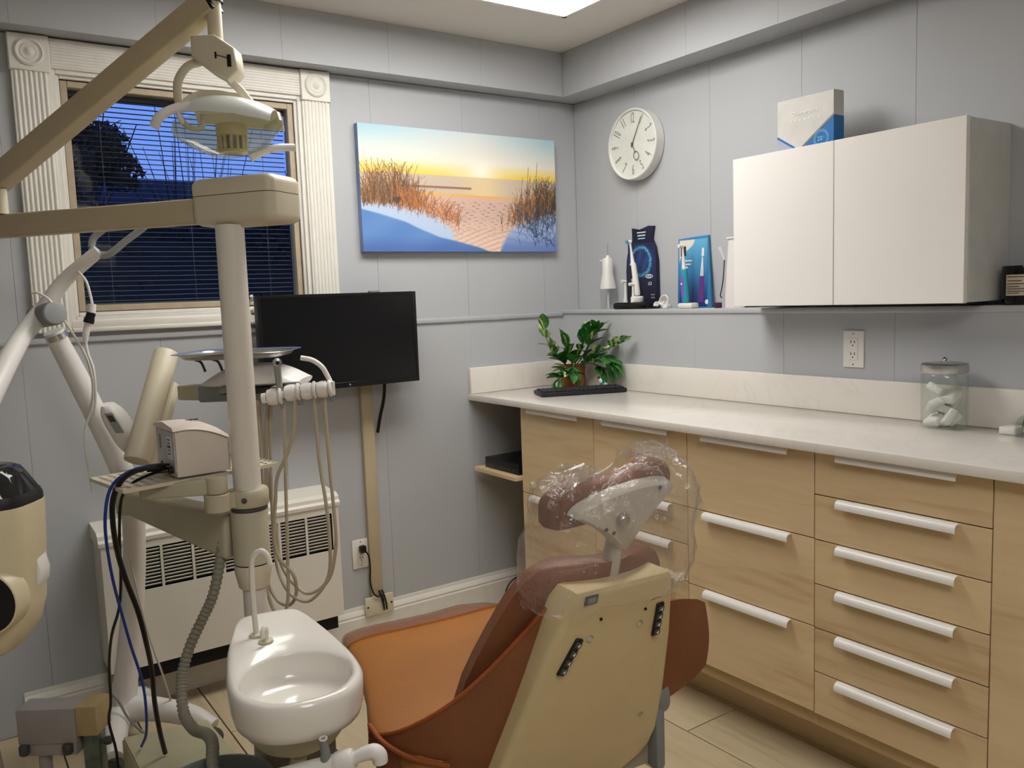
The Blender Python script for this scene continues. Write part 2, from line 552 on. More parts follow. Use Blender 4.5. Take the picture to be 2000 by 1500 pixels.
# lower part of that wall stands proud and ends in a ledge
lw = struct(B().box((-0.083, ROOM_Y0, 0), (0.012, 0.0, 1.215)).done('wall_right_lower', m_wall), 'thicker lower part of the cabinet wall carrying the ledge', 'wall')
for a, b in zip(ys[:-1], ys[1:]):
    B().box((-0.095, b + 0.0003, 0.88), (-0.083, a - 0.0003, 1.215), 0.0004, 1).done('panel', m_wall, lw)
struct(B().box((-0.101, ROOM_Y0, 1.212), (-0.0005, 0.0, 1.230), 0.004).done('trim_4', m_wall), 'narrow grey ledge along the cabinet wall', 'ledge')
LEDGE = 1.2305

# ------------------------------------------------------------------ ceiling light panels
def ceiling_panel(x0, y0, x1, y1, label):
    t = thing('ceiling_light', label, 'ceiling light', ((x0 + x1) / 2, (y0 + y1) / 2, CEIL - 0.02), 'ceiling light panels')
    b = B()
    w = 0.014
    b.box((x0, y0, CEIL - 0.022), (x1, y0 + w, CEIL)).box((x0, y1 - w, CEIL - 0.022), (x1, y1, CEIL))
    b.box((x0, y0, CEIL - 0.022), (x0 + w, y1, CEIL)).box((x1 - w, y0, CEIL - 0.022), (x1, y1, CEIL))
    b.done('frame', m_whitel, t)
    m = bpy.data.materials.get('lit_diffuser')
    if m is None:
        m = bpy.data.materials.new('lit_diffuser')
        m.use_nodes = True
        N = m.node_tree
        N.nodes.clear()
        o = N.nodes.new('ShaderNodeOutputMaterial'); e = N.nodes.new('ShaderNodeEmission')
        e.inputs[0].default_value = (*PANEL_COLOR, 1); e.inputs[1].default_value = PANEL_STRENGTH
        N.links.new(e.outputs[0], o.inputs[0])
    B().box((x0 + w, y0 + w, CEIL - 0.017), (x1 - w, y1 - w, CEIL - 0.012)).done('diffuser', m, t)
ceiling_panel(-1.66, -1.12, -0.44, -0.50, 'bright rectangular ceiling light panel near the room corner')
ceiling_panel(-2.30, -3.95, -1.69, -2.73, 'unseen ceiling light panel added above the viewer as fill')  # out of view, added to fill the room from behind the viewer

# ------------------------------------------------------------------ window
win = thing('window_1', 'white framed window with rosette corners, dusk outside', 'window', (-1.64, 0, 1.23), kind='structure')
def pilaster(x0, x1, z0, z1, nf):
    b = B()
    b.box((x0, -0.018, z0), (x1, 0.0, z1), 0.002, 1)
    w = (x1 - x0 - 0.012) / nf
    for i in range(nf):
        c = x0 + 0.006 + w * (i + 0.5)
        b.cyl((c, -0.0165, z0 + 0.002), (c, -0.0165, z1 - 0.002), w * 0.43, 8)
    b.done('casing', m_trim, win)
pilaster(-2.140, -2.037, 1.236, 2.016, 7)
pilaster(-1.250, -1.147, 1.236, 2.016, 7)
for xc in (-2.0885, -1.1985):
    o = B().box((xc - 0.055, -0.026, 2.012), (xc + 0.055, 0.0, 2.118), 0.003, 1).done('corner_block', m_trim, win)
    B().lathe([(0.040, 0), (0.040, 0.004), (0.035, 0.007), (0.031, 0.003), (0.026, 0.002), (0.022, 0.004), (0.018, 0.003), (0.012, 0.004), (0.008, 0.008), (0.003, 0.010)], (xc, -0.026, 2.066), (0, -1, 0), 28).done('rosette', m_trim, o)
b = B()
b.box((-2.034, -0.018, 2.028), (-1.253, 0.0, 2.116), 0.002, 1)
for i in range(9):
    z = 2.034 + i * 0.009
    b.box((-2.032, -0.0195, z), (-1.255, -0.0175, z + 0.0055), 0.0008, 1)
b.done('head_casing', m_trim, win, angle=25)
# stepped inner moulding
def frame_y(name, x0, x1, z0, z1, w, ya, yb, m, bevel=0.002):
    b = B()
    b.box((x0, ya, z0), (x0 + w, yb, z1), bevel, 1).box((x1 - w, ya, z0), (x1, yb, z1), bevel, 1)
    b.box((x0 + w, ya, z0), (x1 - w, yb, z0 + w), bevel, 1).box((x0 + w, ya, z1 - w), (x1 - w, yb, z1), bevel, 1)
    return b.done(name, m, win)
frame_y('inner_moulding', -2.038, -1.249, 1.268, 2.030, 0.016, -0.010, 0.03, m_trim)
frame_y('inner_moulding', -2.024, -1.263, 1.284, 2.016, 0.012, 0.000, 0.05, m_trim)
frame_y('sash_edge', -2.014, -1.272, 1.294, 2.006, 0.004, 0.006, 0.055, mat('sash_gasket', (62, 50, 38), 0.7))
frame_y('sash_frame', -2.011, -1.275, 1.297, 2.003, 0.021, 0.010, 0.055, m_sash)
B().box((-1.992, 0.028, 1.316), (-1.294, 0.032, 1.986)).done('glass_pane', m_glass, win)
b = B()
b.box((-2.037, -0.016, 1.246), (-1.250, 0.0, 1.270), 0.003).box((-2.037, -0.022, 1.234), (-1.250, 0.0, 1.248), 0.004)
b.box((-2.037, -0.012, 1.262), (-1.250, 0.0, 1.274), 0.004)
b.done('sill_moulding', m_trim, win)
# latch pieces on the bottom rail
o = B().box((-1.478, -0.004, 1.300), (-1.452, 0.012, 1.320), 0.004).done('latch', m_cream, win)
B().cyl((-1.466, -0.001, 1.318), (-1.474, -0.014, 1.332), 0.006, 10).done('latch_knob', m_cream, o)
B().box((-1.478, -0.024, 1.272), (-1.458, -0.008, 1.286), 0.004).done('catch', m_sash, win)
# venetian blind between the panes
bl = thing('venetian_blind', 'thin dark slatted blind behind the window glass', 'blind', (-1.643, 0.06, 1.316))
m_slat = mat('blind_slat', (104, 102, 98), 0.4, var=0.03)
sl = B()
sl.sheet([[( x, -0.008, -0.0005), (x, 0.0, 0.0008), (x, 0.008, -0.0005)] for x in (-0.346, 0.346)], 0.0006)
sl = sl.mesh('slat')
sl.materials.append(m_slat)
z = 1.33
while z < 1.965:
    link('slat', sl, (-1.643, 0.062, z), bl)
    z += 0.0158
B().box((-1.990, 0.050, 1.966), (-1.296, 0.074, 1.984)).done('head_rail', mat('blind_rail', (52, 50, 48), 0.5), bl)
B().box((-1.990, 0.055, 1.317), (-1.296, 0.070, 1.323)).done('bottom_rail', m_slat, bl)
for x in (-1.90, -1.64, -1.38):
    B().cyl((x, 0.0535, 1.32), (x, 0.0535, 1.97), 0.0008, 6).done('ladder_cord', m_slat, bl)

# ------------------------------------------------------------------ outside at dusk: ground, low house, hedge, trees
m_out = mat('outside_ground', (24, 26, 24), 0.9)
m_leafout = mat('dusk_leaves', (20, 27, 20), 0.8, rnd=0.2)
m_bark = mat('bark', (46, 40, 36), 0.9)
struct(B().box((-14, 0.5, -0.9), (14, 30, -0.8)).done('floor_outside', m_out), 'dark ground outside the window', 'ground')
hs = thing('neighbour_house', 'dark low house seen through the window', 'house', (0.3, 9.0, -0.8))
B().box((-1.6, 8.0, -0.8), (2.6, 11.0, 2.5)).done('wall', mat('house_siding', (26, 28, 30), 0.8), hs)
B().prism([(-1.9, 7.7, 2.5), (-1.9, 11.3, 2.5), (-1.9, 9.5, 3.05)], (4.8, 0, 0)).done('roof', mat('house_roof', (20, 20, 22), 0.9), hs)
for x in (-0.9, 0.9):
    o = B().box((x - 0.45, 7.96, 0.4), (x + 0.45, 8.01, 1.5)).done('house_window', mat('house_trim', (60, 62, 64), 0.6), hs)
    B().box((x - 0.4, 7.94, 0.45), (x + 0.4, 7.97, 1.45)).done('pane', m_black, o)
fe = thing('hedge', 'dark clipped hedge in front of the neighbouring house', 'hedge', (-1.0, 6.2, -0.8))
def leaves(name, centres, n, size, m, parent, seed=1):
    r = np.random.default_rng(seed)
    vs, fs = [], []
    cs = np.array([c[:3] for c in centres]); rad = np.array([c[3] for c in centres])
    for i in range(n):
        k = r.integers(len(cs))
        d = r.normal(size=3); d /= np.linalg.norm(d)
        p = cs[k] + d * rad[k] * r.random() ** 0.45 * np.array([1, 0.8, 0.8])
        a = r.normal(size=3); a /= np.linalg.norm(a)
        t = np.cross(a, r.normal(size=3)); t /= np.linalg.norm(t)
        s = size * (0.6 + 0.8 * r.random())
        b0 = len(vs)
        vs += [p - a * s, p + t * s * 0.45, p + a * s, p - t * s * 0.45]
        fs.append((b0, b0 + 1, b0 + 2, b0 + 3))
    me = bpy.data.meshes.new(name)
    me.from_pydata([tuple(v) for v in vs], [], fs)
    me.materials.append(m)
    o = link(name, me, (0, 0, 0), parent)
    o['kind'] = 'stuff'
    return o
B().box((-9.0, 6.4, -0.8), (7.0, 6.9, 2.0)).done('hedge_core', m_leafout, fe)
leaves('hedge_foliage', [(x, 6.5, z, 0.32) for x in np.arange(-8.5, 6.6, 0.3) for z in (-0.2, 0.4, 1.0, 1.6, 1.95)], 5000, 0.055, m_leafout, fe, 3)
def tree(label, base, crown, n, size, seed, trunk_h, r0=0.09):
    t = thing('tree', label, 'tree', base, 'trees outside the window')
    r = random.Random(seed)
    top = V(base) + V((0.1, 0, trunk_h))
    b = B()
    b.tube([base, V(base) + V((0.05, 0.02, trunk_h * .5)), top], [r0, r0 * .7, r0 * .4], 8)
    for c in crown:
        s = V(base) + V((0.07, 0, trunk_h * r.uniform(.45, .95)))
        e = V(c[:3])
        mid = (s + e) / 2 + V((r.uniform(-.1, .1), r.uniform(-.1, .1), r.uniform(.0, .2)))
        b.tube([s, mid, e, e + (e - mid) * .6], [r0 * .3, r0 * .18, r0 * .08, .004], 5, 3)
        for q in range(4):
            e2 = e + V((r.uniform(-1, 1), r.uniform(-1, 1), r.uniform(-.3, 1))) * c[3] * 0.9
            b.tube([mid, (mid + e2) / 2 + V((0, 0, .05)), e2], [r0 * .14, r0 * .08, .003], 4, 2)
    b.done('trunk', m_bark, t)
    if n:
        leaves('crown', crown, n, size, m_leafout, t, seed)
    return t
tree('leafy tree on the left of the window view', (-1.75, 4.6, -0.8), [(-1.95, 4.6, 2.65, .30), (-1.65, 4.7, 2.92, .28), (-1.4, 4.6, 2.75, .26), (-1.1, 4.6, 2.65, .2), (-1.75, 4.5, 2.4, .34), (-1.3, 4.6, 2.4, .28), (-2.1, 4.6, 2.2, .3), (-1.45, 4.7, 3.15, .16), (-1.0, 4.6, 2.4, .2)], 2200, 0.045, 11, 3.2)
tree('tall pale tree behind the leafy one in the window', (-0.95, 7.0, -0.8), [(-1.05, 7.0, 3.3, .35), (-0.85, 7.0, 3.7, .3), (-1.1, 7, 2.9, .4), (-0.7, 7, 3.0, .3)], 900, 0.05, 12, 3.7)
tree('bare bushy tree in the middle of the window view', (0.3, 7.4, -0.8), [(-0.2, 7.4, 2.8, .4), (0.2, 7.4, 3.0, .4), (0.6, 7.4, 2.95, .4), (0.9, 7.4, 2.85, .4), (0.0, 7.4, 3.1, .3)], 0, 0.03, 13, 2.8, 0.06)
tree('dark dense tree at the right of the window view', (1.15, 6.0, -0.8), [(1.0, 6.0, 2.3, .35), (1.3, 6.0, 2.6, .35), (1.5, 6.0, 2.9, .4), (1.6, 6.0, 2.2, .4), (0.8, 6.0, 2.0, .3)], 2200, 0.05, 14, 2.6)

# ------------------------------------------------------------------ base cabinets
FX = -0.57
m_body = mat('cabinet_carcass', (190, 165, 122), 0.5)
HP = [(0.004, 0.001), (-0.004, 0.0015), (-0.011, 0.0005), (-0.0165, -0.003), (-0.0195, -0.008), (-0.0205, -0.014), (-0.020, -0.0195), (-0.0182, -0.0195), (-0.0185, -0.014), (-0.0175, -0.009), (-0.0148, -0.005), (-0.010, -0.002), (0.004, -0.0015)]
def handle_mesh(L):
    b = B()
    rings = []
    for y in (-L / 2, -L / 2 + 0.004, L / 2 - 0.004, L / 2):
        rings.append([(x, y, z) for x, z in HP])
    b.loft(rings)
    me = b.mesh('handle', 45)
    me.materials.append(m_whitel)
    return me
H30 = handle_mesh(0.300)
cols = [
    ('two tall drawers at the far end by the window wall', -0.322, -0.751, [0.876, 0.546, 0.174]),
    ('four uneven drawers behind the dental chair headrest', -0.751, -1.182, [0.876, 0.647, 0.529, 0.413, 0.174]),
    ('three equal deep drawers right of the dental chair', -1.182, -1.625, [0.876, 0.647, 0.410, 0.174]),
    ('six shallow drawers', -1.625, -2.068, [0.876, 0.764, 0.645, 0.5265, 0.4075, 0.2885, 0.172]),
    ('one plain front at the right edge of the picture', -2.068, -2.510, [0.876, 0.174]),
]
for lab, ya, yb, zs in cols:
    t = thing('base_cabinet', 'pale oak base cabinet with ' + lab, 'cabinet', ((FX - 0.1) / 2, (ya + yb) / 2, 0.12), 'base cabinets under the white counter')
    B().box((FX + 0.020, yb + 0.0005, 0.13), (-0.10, ya - 0.0005, 0.873)).done('body', m_body, t)
    for zt, zb in zip(zs[:-1], zs[1:]):
        d = B().box((FX, yb + 0.0014, zb + 0.0014), (FX + 0.019, ya - 0.0014, zt - 0.0014 if zt < 0.87 else 0.8785), 0.0007, 1).done('drawer' if len(zs) > 2 else 'front_panel', m_front, t)
        if len(zs) > 2:
            h = link('handle', H30, (FX, (ya + yb) / 2, zt - 0.003 if zt < 0.87 else zt + 0.0035), d)
tag(B().box((-0.43, -2.51, 0.0), (-0.41, -0.33, 0.128)).done('plinth_board', m_front), 'pale oak toe kick board under the base cabinets', 'plinth')

# ------------------------------------------------------------------ counter with backsplash
def quartz():
    m = bpy.data.materials.new('white_quartz')
    m.use_nodes = True
    N = m.node_tree
    p = N.nodes['Principled BSDF']
    tc = N.nodes.new('ShaderNodeTexCoord')
    n1 = N.nodes.new('ShaderNodeTexNoise'); n1.inputs['Scale'].default_value = 3.0; n1.inputs['Detail'].default_value = 8; n1.inputs['Distortion'].default_value = 2.2
    N.links.new(tc.outputs['Object'], n1.inputs['Vector'])
    cr = N.nodes.new('ShaderNodeValToRGB')
    a, b_ = lin((226, 221, 213)), lin((221, 216, 208))
    for i, (pos, c) in enumerate(((0.0, a), (0.47, a), (0.5, b_), (0.53, a), (1.0, a))):
        e = cr.color_ramp.elements[i] if i < 2 else cr.color_ramp.elements.new(pos)
        e.position = pos
        e.color = (*c, 1)
    N.links.new(n1.outputs['Fac'], cr.inputs[0])
    N.links.new(cr.outputs[0], p.inputs['Base Color'])
    p.inputs['Roughness'].default_value = 0.16
    return m
m_quartz = quartz()
ct = thing('countertop', 'long white quartz countertop with low backsplash', 'countertop', (-0.34, -1.3, 0.878))
B().box((-0.603, -2.75, 0.8795), (-0.097, -0.002, 0.905), 0.003).done('slab', m_quartz, ct)
B().box((-0.115, -2.75, 0.9055), (-0.0955, -0.021, 1.012), 0.002).done('backsplash', m_quartz, ct)
B().box((-0.598, -0.020, 0.9055), (-0.0955, -0.0005, 1.012), 0.002).done('backsplash', m_quartz, ct)
CZ = 0.9055

# shelf in the gap under the counter, with a black box on it
sh = thing('gap_shelf', 'small pale oak shelf under the counter beside the cabinets', 'shelf', (-0.44, -0.16, 0.59))
B().box((-0.60, -0.318, 0.588), (-0.12, -0.019, 0.604), 0.001, 1).done('board', m_front, sh)
B().box((-0.40, -0.317, 0.50), (-0.13, -0.305, 0.588)).done('bracket', m_front, sh)
pb = thing('black_box', 'flat black electronics box on the small shelf under the counter', 'box', (-0.42, -0.17, 0.605))
B().box((-0.57, -0.30, 0.6045), (-0.28, -0.06, 0.648), 0.004).done('case', m_black, pb)
for i in range(6):
    B().box((-0.5712, -0.27 + i * 0.03, 0.618), (-0.5698, -0.255 + i * 0.03, 0.622)).done('vent', m_dgrey, pb)

# ------------------------------------------------------------------ wall cabinet
wc = thing('wall_cabinet', 'white two door wall cabinet hung above the ledge', 'cabinet', (-0.115, -1.45, 1.24))
WY0, WY1, WZ0, WZ1, WXF = -1.824, -1.077, 1.240, 1.710, -0.231
B().box((WXF + 0.021, WY0 + 0.001, WZ0 + 0.002), (-0.001, WY1 - 0.001, WZ1 - 0.002), 0.001, 1).done('body', mat('white_melamine', (206, 203, 196), 0.4), wc)
B().box((WXF + 0.03, WY0 + 0.02, WZ0 - 0.004), (-0.105, WY1 - 0.02, WZ0 + 0.001)).done('underside_rail', m_blacks, wc)
for a, b_ in ((WY1, -1.446), (-1.446, WY0)):
    B().box((WXF, b_ + 0.0012, WZ0), (WXF + 0.018, a - 0.0012, WZ1), 0.001, 1).done('door', m_whitel, wc)
# ------------------------------------------------------------------ white and blue box on the wall cabinet
bx = thing('product_box', 'white and blue whitening kit box standing on the wall cabinet', 'box', (-0.135, -1.30, 1.7105))
BX, BY0, BY1, BZ0, BZ1 = -0.160, -1.397, -1.197, 1.7105, 1.872
m_boxw = mat('box_white_card', (204, 202, 196), 0.35)
m_boxb = mat('box_blue_card', (18, 108, 176), 0.35)
m_boxg = mat('box_grey_card', (164, 168, 184), 0.4)
m_silver = mat('silver_foil', (252, 252, 250), 0.3)
B().box((BX, BY0, BZ0), (BX + 0.05, BY1, BZ1), 0.0008, 1).done('carton', m_boxw, bx)
xf = BX - 0.0006
B().prism([(xf, -1.283, BZ0), (xf, BY0, BZ0), (xf, BY0, 1.799)], (0.0005, 0, 0)).done('blue_print', m_boxb, bx)
B().prism([(xf, BY0 - 0.0005, BZ0), (xf, BY0 - 0.0005, 1.799), (BX + 0.05, BY0 - 0.0005, 1.799), (BX + 0.05, BY0 - 0.0005, BZ0)], (0, 0.0004, 0)).done('blue_print', m_boxb, bx)
B().prism([(xf, BY1, 1.762), (xf, -1.273, 1.712), (xf, BY1, BZ0)], (0.0005, 0, 0)).done('grey_print', m_boxg, bx)
B().beam((xf - .0002, BY1, 1.763), (xf - .0002, -1.275, 1.714), 0.0006, 0.006).done('blue_stripe', m_boxb, bx)
B().beam((xf - .0003, -1.277, 1.713), (xf - .0003, BY0, 1.800), 0.0006, 0.006).done('silver_stripe', mat('silver_stripe', (150, 146, 140), 0.25, metal=0.7), bx)
EX, EY = (0, -1, 0), (0, 0, 1)
text('Dawnerance', 0.0175, m_silver, bx, (xf - .0004, -1.297, 1.824), EX, EY, font_scale_x=1.05)
for i in range(7):
    B().cyl((xf - .0008, -1.248 - i * 0.0165, 1.804), (xf, -1.248 - i * 0.0165, 1.804), 0.0028, 8).done('dot', m_silver, bx)
m_ringl = mat('pale_blue_ink', (150, 205, 232), 0.4)
b = B()
for R0 in (0.0250, 0.0205):
    ring = [[(xf - .0005 - e, -1.355 + (R0 + q) * math.cos(t), 1.7365 + (R0 + q) * math.sin(t)) for e, q in ((0, 0), (0, .0012), (.0003, .0012), (.0003, 0))] for t in np.linspace(0, 2 * math.pi, 33)[:-1]]
    b.loft(ring, loop=True)
b.done('seal_ring', m_ringl, bx)
text('20', 0.019, m_ringl, bx, (xf - .0008, -1.351, 1.736), EX, EY)
text('%', 0.0085, m_ringl, bx, (xf - .0008, -1.366, 1.739), EX, EY)

# ------------------------------------------------------------------ outlets
def outlet(name, label, c, ex, nrm, ez=(0, 0, 1)):
    """decora style wall outlet: c centre on the wall, ex reading direction, nrm out of the wall"""
    c, ex, n, ez = V(c), V(ex), V(nrm), V(ez)
    t = thing(name, label, 'outlet', c)
    B().obox(c + n * 0.0025, (ex, ez, n), (0.0345, 0.056, 0.0025), 0.0018).done('plate', m_white, t)
    r = B().obox(c + n * 0.006, (ex, ez, n), (0.0165, 0.033, 0.0015), 0.001, 1).done('receptacle', m_white, t)
    for s in (-1, 1):
        for q in (-1, 1):
            B().obox(c + n * 0.0077 + ex * (0.006 * q) + ez * (s * 0.018 + 0.004), (ex, ez, n), (0.0011, 0.004, 0.0004)).done('slot', m_dark, r)
        p = c + n * 0.0073 + ez * (s * 0.018 - 0.007)
        B().cyl(p, p + n * 0.0008, 0.0022, 8).done('slot', m_dark, r)
        p = c + n * 0.005 + ez * (s * 0.047)
        B().cyl(p, p + n * 0.001, 0.0028, 8).done('screw', m_chrome, t)
    return t
outlet('wall_outlet', 'white double outlet above the counter under the wall cabinet', (-0.0955, -1.4265, 1.102), (0, -1, 0), (-1, 0, 0))
outlet('wall_outlet', 'white outlet low on the wall below the monitor, black plug in it', (-1.116, -0.0005, 0.337), (1, 0, 0), (0, -1, 0))

# ------------------------------------------------------------------ wall clock
ck = thing('wall_clock', 'round white wall clock with thin grey numerals', 'clock', (0, -0.410, 1.744))
cy, cz, R = -0.410, 1.882, 0.139
m_clock = mat('clock_white', (222, 222, 216), 0.4)
m_face = mat('clock_face', (216, 217, 210), 0.6)
m_num = mat('clock_grey_ink', (128, 128, 122), 0.4)
B().lathe([(R - 0.004, 0.001), (R, 0.004), (R, 0.044), (R - 0.003, 0.0475), (R - 0.007, 0.0475), (R - 0.0095, 0.044), (R - 0.010, 0.038), (0.001, 0.038)], (0, cy, cz), (-1, 0, 0), 64).done('case', m_clock, ck)
B().cyl((-0.0382, cy, cz), (-0.0388, cy, cz), R - 0.0101, 64).done('face', m_face, ck)
fx = -0.0396
for h in range(1, 13):
    a = math.radians(90 - h * 30)
    rr = 0.101
    p = (fx, cy - rr * math.cos(a), cz + rr * math.sin(a))
    rot = a - math.pi / 2
    if math.sin(a) < -0.3:
        rot += math.pi
    rot *= 1.0
    ex = V((0, -math.cos(rot), math.sin(rot)))
    ey = V((0, math.sin(rot), math.cos(rot)))
    text(str(h), 0.058, m_num, ck, p, ex, ey, name='numeral', font_scale_x=0.42)
def hand(name, deg, L, w, back, m):
    a = math.radians(90 - deg)
    d = V((0, -math.cos(a), math.sin(a)))
    s = V((0, -math.sin(a), -math.cos(a)))
    c = V((fx - 0.003, cy, cz))
    B().prism([c - d * back - s * w / 2, c + d * L - s * w * .25, c + d * L + s * w * .25, c - d * back + s * w / 2], (-0.0008, 0, 0)).done(name, m, ck)
    return c, d
m_hand = mat('clock_hand_metal', (120, 116, 106), 0.35, metal=0.6)
hand('minute_hand', 28, 0.112, 0.004, 0.012, m_hand)
c0, d0 = hand('hour_hand', 155, 0.036, 0.005, 0.008, m_hand)
rc = c0 + d0 * 0.052
sdir = V((0, d0.z, -d0.y))
B().loft([[rc + (d0 * math.cos(t) * 1.25 + sdir * math.sin(t)) * q + V((-e, 0, 0)) for e, q in ((0, .0125), (0, .015), (.0008, .015), (.0008, .0125))] for t in np.linspace(0, 2 * math.pi, 25)[:-1]], loop=True).done('hour_hand_ring', m_hand, ck)
B().cyl((fx - 0.0005, cy, cz), (fx - 0.006, cy, cz), 0.005, 14).done('pin', m_hand, ck)

# ------------------------------------------------------------------ beach picture on canvas
PX0, PX1, PZ0, PZ1, PY = -1.049, -0.137, 1.483, 1.951, -0.030
def paint_beach(w=420, h=216):
    r = np.random.default_rng(5)
    U, Vv = np.meshgrid(np.linspace(0, 1, w), np.linspace(0, 1, h))
    A = np.zeros((h, w, 3))
    def put(mask, col):
        m_ = np.clip(mask, 0, 1)[..., None]
        A[:] = A * (1 - m_) + np.array(col) * m_
    def sstep(a, b_, x):
        t = np.clip((x - a) / (b_ - a), 0, 1)
        return t * t * (3 - 2 * t)
    # sky
    t = np.clip(Vv / 0.37, 0, 1)[..., None]
    side = np.clip(np.abs(U - 0.55)[..., None] * 1.9, 0, 1)
    top = np.array([214, 220, 220]) * (1 - side) + np.array([166, 206, 222]) * side
    midc = np.array([236, 230, 216])
    low = np.array([247, 208, 70]) * np.clip(side * 1.3 + .3, 0, 1) + np.array([246, 226, 190]) * (1 - np.clip(side * 1.3 + .3, 0, 1))
    A[:] = np.where(t < .68, top * (1 - t / .68) + midc * (t / .68), midc * (1 - (t - .68) / .32) + low * ((t - .68) / .32))
    g = np.exp(-(((U - .59) / .07) ** 2 + ((Vv - .33) / .10) ** 2))
    put(g * .85, (255, 248, 232))
    # sea
    rip = 0.5 + 0.5 * np.sin(Vv * 420 + 6 * np.sin(U * 9) + r.normal(0, .8, (h, w)))
    sea = np.array([196, 180, 168]) * (1 - rip[..., None] * .25) + np.array([252, 226, 170]) * (rip[..., None] * .25)
    msea = (Vv > .37)
    A[msea] = sea[msea]
    put(msea * np.exp(-((U - .6) / .12) ** 2) * .5 * (Vv < .56), (252, 222, 150))
    put(((Vv > .46) & (Vv < .475) & (U > .16) & (U < .53)) * .8, (142, 92, 70))
    # shore and sand
    shore = .515 + .03 * (U - .35)
    put(sstep(0, .006, Vv - shore), (214, 180, 164))
    put(((Vv > shore) & (Vv < shore + .022)) * .8, (238, 180, 92))
    foot = sum(np.sin(U * w * a_ + Vv * h * b2_ + c_) for a_, b2_, c_ in ((.31, .9, 0), (-.22, .75, 1.3), (.13, 1.15, 2.1), (.41, -.6, .7)))
    put(np.clip(foot - 1.1, 0, 1) * (Vv > .58) * .55, (132, 108, 124))
    put(sstep(.66, .95, Vv) * .8, (247, 212, 182))
    rip2 = np.sin((Vv - .12 * np.sin(U * 6)) * 150)
    put((rip2 > .5) * (Vv > .8) * (U > .42) * .4, (176, 148, 168))
    # left dune
    b1 = np.interp(U[0], [0, .17, .3, .36, .42, .5], [.59, .585, .64, .72, .80, 1.2])[None]
    put(sstep(0, .03, Vv - b1) * (U < .5), (186, 204, 232))
    b2 = np.interp(U[0], [0, .08, .2, .3, .24, .45, .56, .63, .66], [.66, .69, .745, .77, .79, .90, .95, 1.0, 1.3])
    b2 = np.interp(U[0], [0, .08, .2, .26, .36, .45, .56, .63, .66], [.655, .69, .75, .80, .87, .905, .955, 1.0, 1.3])[None]
    m2 = sstep(0, .02, Vv - b2)
    put(m2, (92, 136, 198))
    put(m2 * (0.5 + 0.5 * np.sin(U * 22 + Vv * 16)) * .25, (130, 170, 222))
    put(m2 * sstep(.85, 1.0, Vv) * .6, (70, 98, 168))
    # right dune
    b3 = np.interp(U[0], [.63, .68, .72, .78, .9, 1.0], [1.2, .93, .80, .72, .66, .60])[None]
    m3 = sstep(0, .09, Vv - b3) * (U > .63)
    put(m3, (164, 184, 222))
    put(m3 * sstep(.8, 1.0, Vv) * .8, (92, 118, 184))
    put(m3 * (np.sin(Vv * 90 - U * 30) > .6) * .35, (108, 134, 190))
    # grasses
    def blade(x, y, L, lean, col, al=.9, wd=0):
        n = int(L * h * 1.4) + 2
        for k in range(n):
            q = k / n
            px = int((x + lean * q * q) * (w - 1)); py = int((y - L * q) * (h - 1))
            if 0 <= px < w and 0 <= py < h:
                A[py, px] = A[py, px] * (1 - al) + np.array(col) * al
                if wd and q < .6 and px + 1 < w:
                    A[py, px + 1] = A[py, px + 1] * (1 - al * .6) + np.array(col) * al * .6
    pal = [(104, 72, 50), (134, 92, 58), (82, 60, 46), (168, 110, 60), (112, 98, 78), (188, 132, 78)]
    put(np.exp(-(((U - .13) / .09) ** 2 + ((Vv - .52) / .07) ** 2)) * .75, (112, 80, 54))
    put(np.exp(-(((U - .25) / .07) ** 2 + ((Vv - .58) / .06) ** 2)) * .6, (208, 138, 78))
    put(np.exp(-(((U - .92) / .09) ** 2 + ((Vv - .60) / .07) ** 2)) * .8, (92, 72, 52))
    put(np.exp(-(((U - .80) / .06) ** 2 + ((Vv - .68) / .06) ** 2)) * .6, (196, 122, 62))
    for i in range(420):
        x = r.beta(1.5, 2.4) * .34
        y = np.interp(x, [0, .2, .36], [.60, .62, .66]) + r.normal(0, .02)
        L = np.interp(x, [0, .06, .2, .3, .36], [.24, .32, .34, .20, .12]) * r.uniform(.3, 1.0) ** 1.2
        blade(x, y, L, r.normal(.0, .04), pal[r.integers(len(pal))], .75, r.random() < .25)
    for i in range(210):
        x = r.uniform(.16, .46); y = .63 + (x - .16) * .45 + r.normal(0, .025)
        blade(x, y, r.uniform(.04, .17), r.normal(.01, .03), [(206, 128, 62), (176, 104, 56), (128, 86, 64)][r.integers(3)], .7)
    for i in range(460):
        x = .66 + r.beta(2.6, 1.2) * .34
        y = np.interp(x, [.66, .8, 1.0], [.79, .72, .62]) + r.normal(0, .025)
        L = np.interp(x, [.66, .8, .88, 1.0], [.10, .28, .34, .26]) * r.uniform(.25, 1.0) ** 1.2
        blade(x, y, L, r.normal(.02, .04), pal[r.integers(len(pal))] if x < .88 or r.random() < .4 else (56, 54, 44), .75, r.random() < .25)
    for i in range(170):
        x = .78 + r.random() * .22; y = .76 + r.normal(0, .06)
        blade(x, y, r.uniform(.03, .14), r.normal(0, .05), (54, 70, 88), .7)
    for x, L in ((.835, .30), (.845, .22), (.885, .34), (.80, .2)):
        blade(x, .60, L + .05, .012, (110, 84, 60), .9, 1)
    for i in range(30):
        blade(.165 + r.normal(0, .012), .60 + r.normal(0, .01), .03, r.normal(0, .02), (86, 66, 60), .8, 1)
    blade(.17, .67, .08, 0, (70, 60, 70), .9, 1)
    for i in range(40):
        x = r.uniform(.86, 1.0); y = r.uniform(.8, .98)
        blade(x, y, r.uniform(.02, .12), r.normal(0, .06), (36, 52, 84), .8)
    return A
pc = thing('canvas_picture', 'canvas picture of a sunset beach with dune grass', 'picture', ((PX0 + PX1) / 2, -0.015, PZ0))
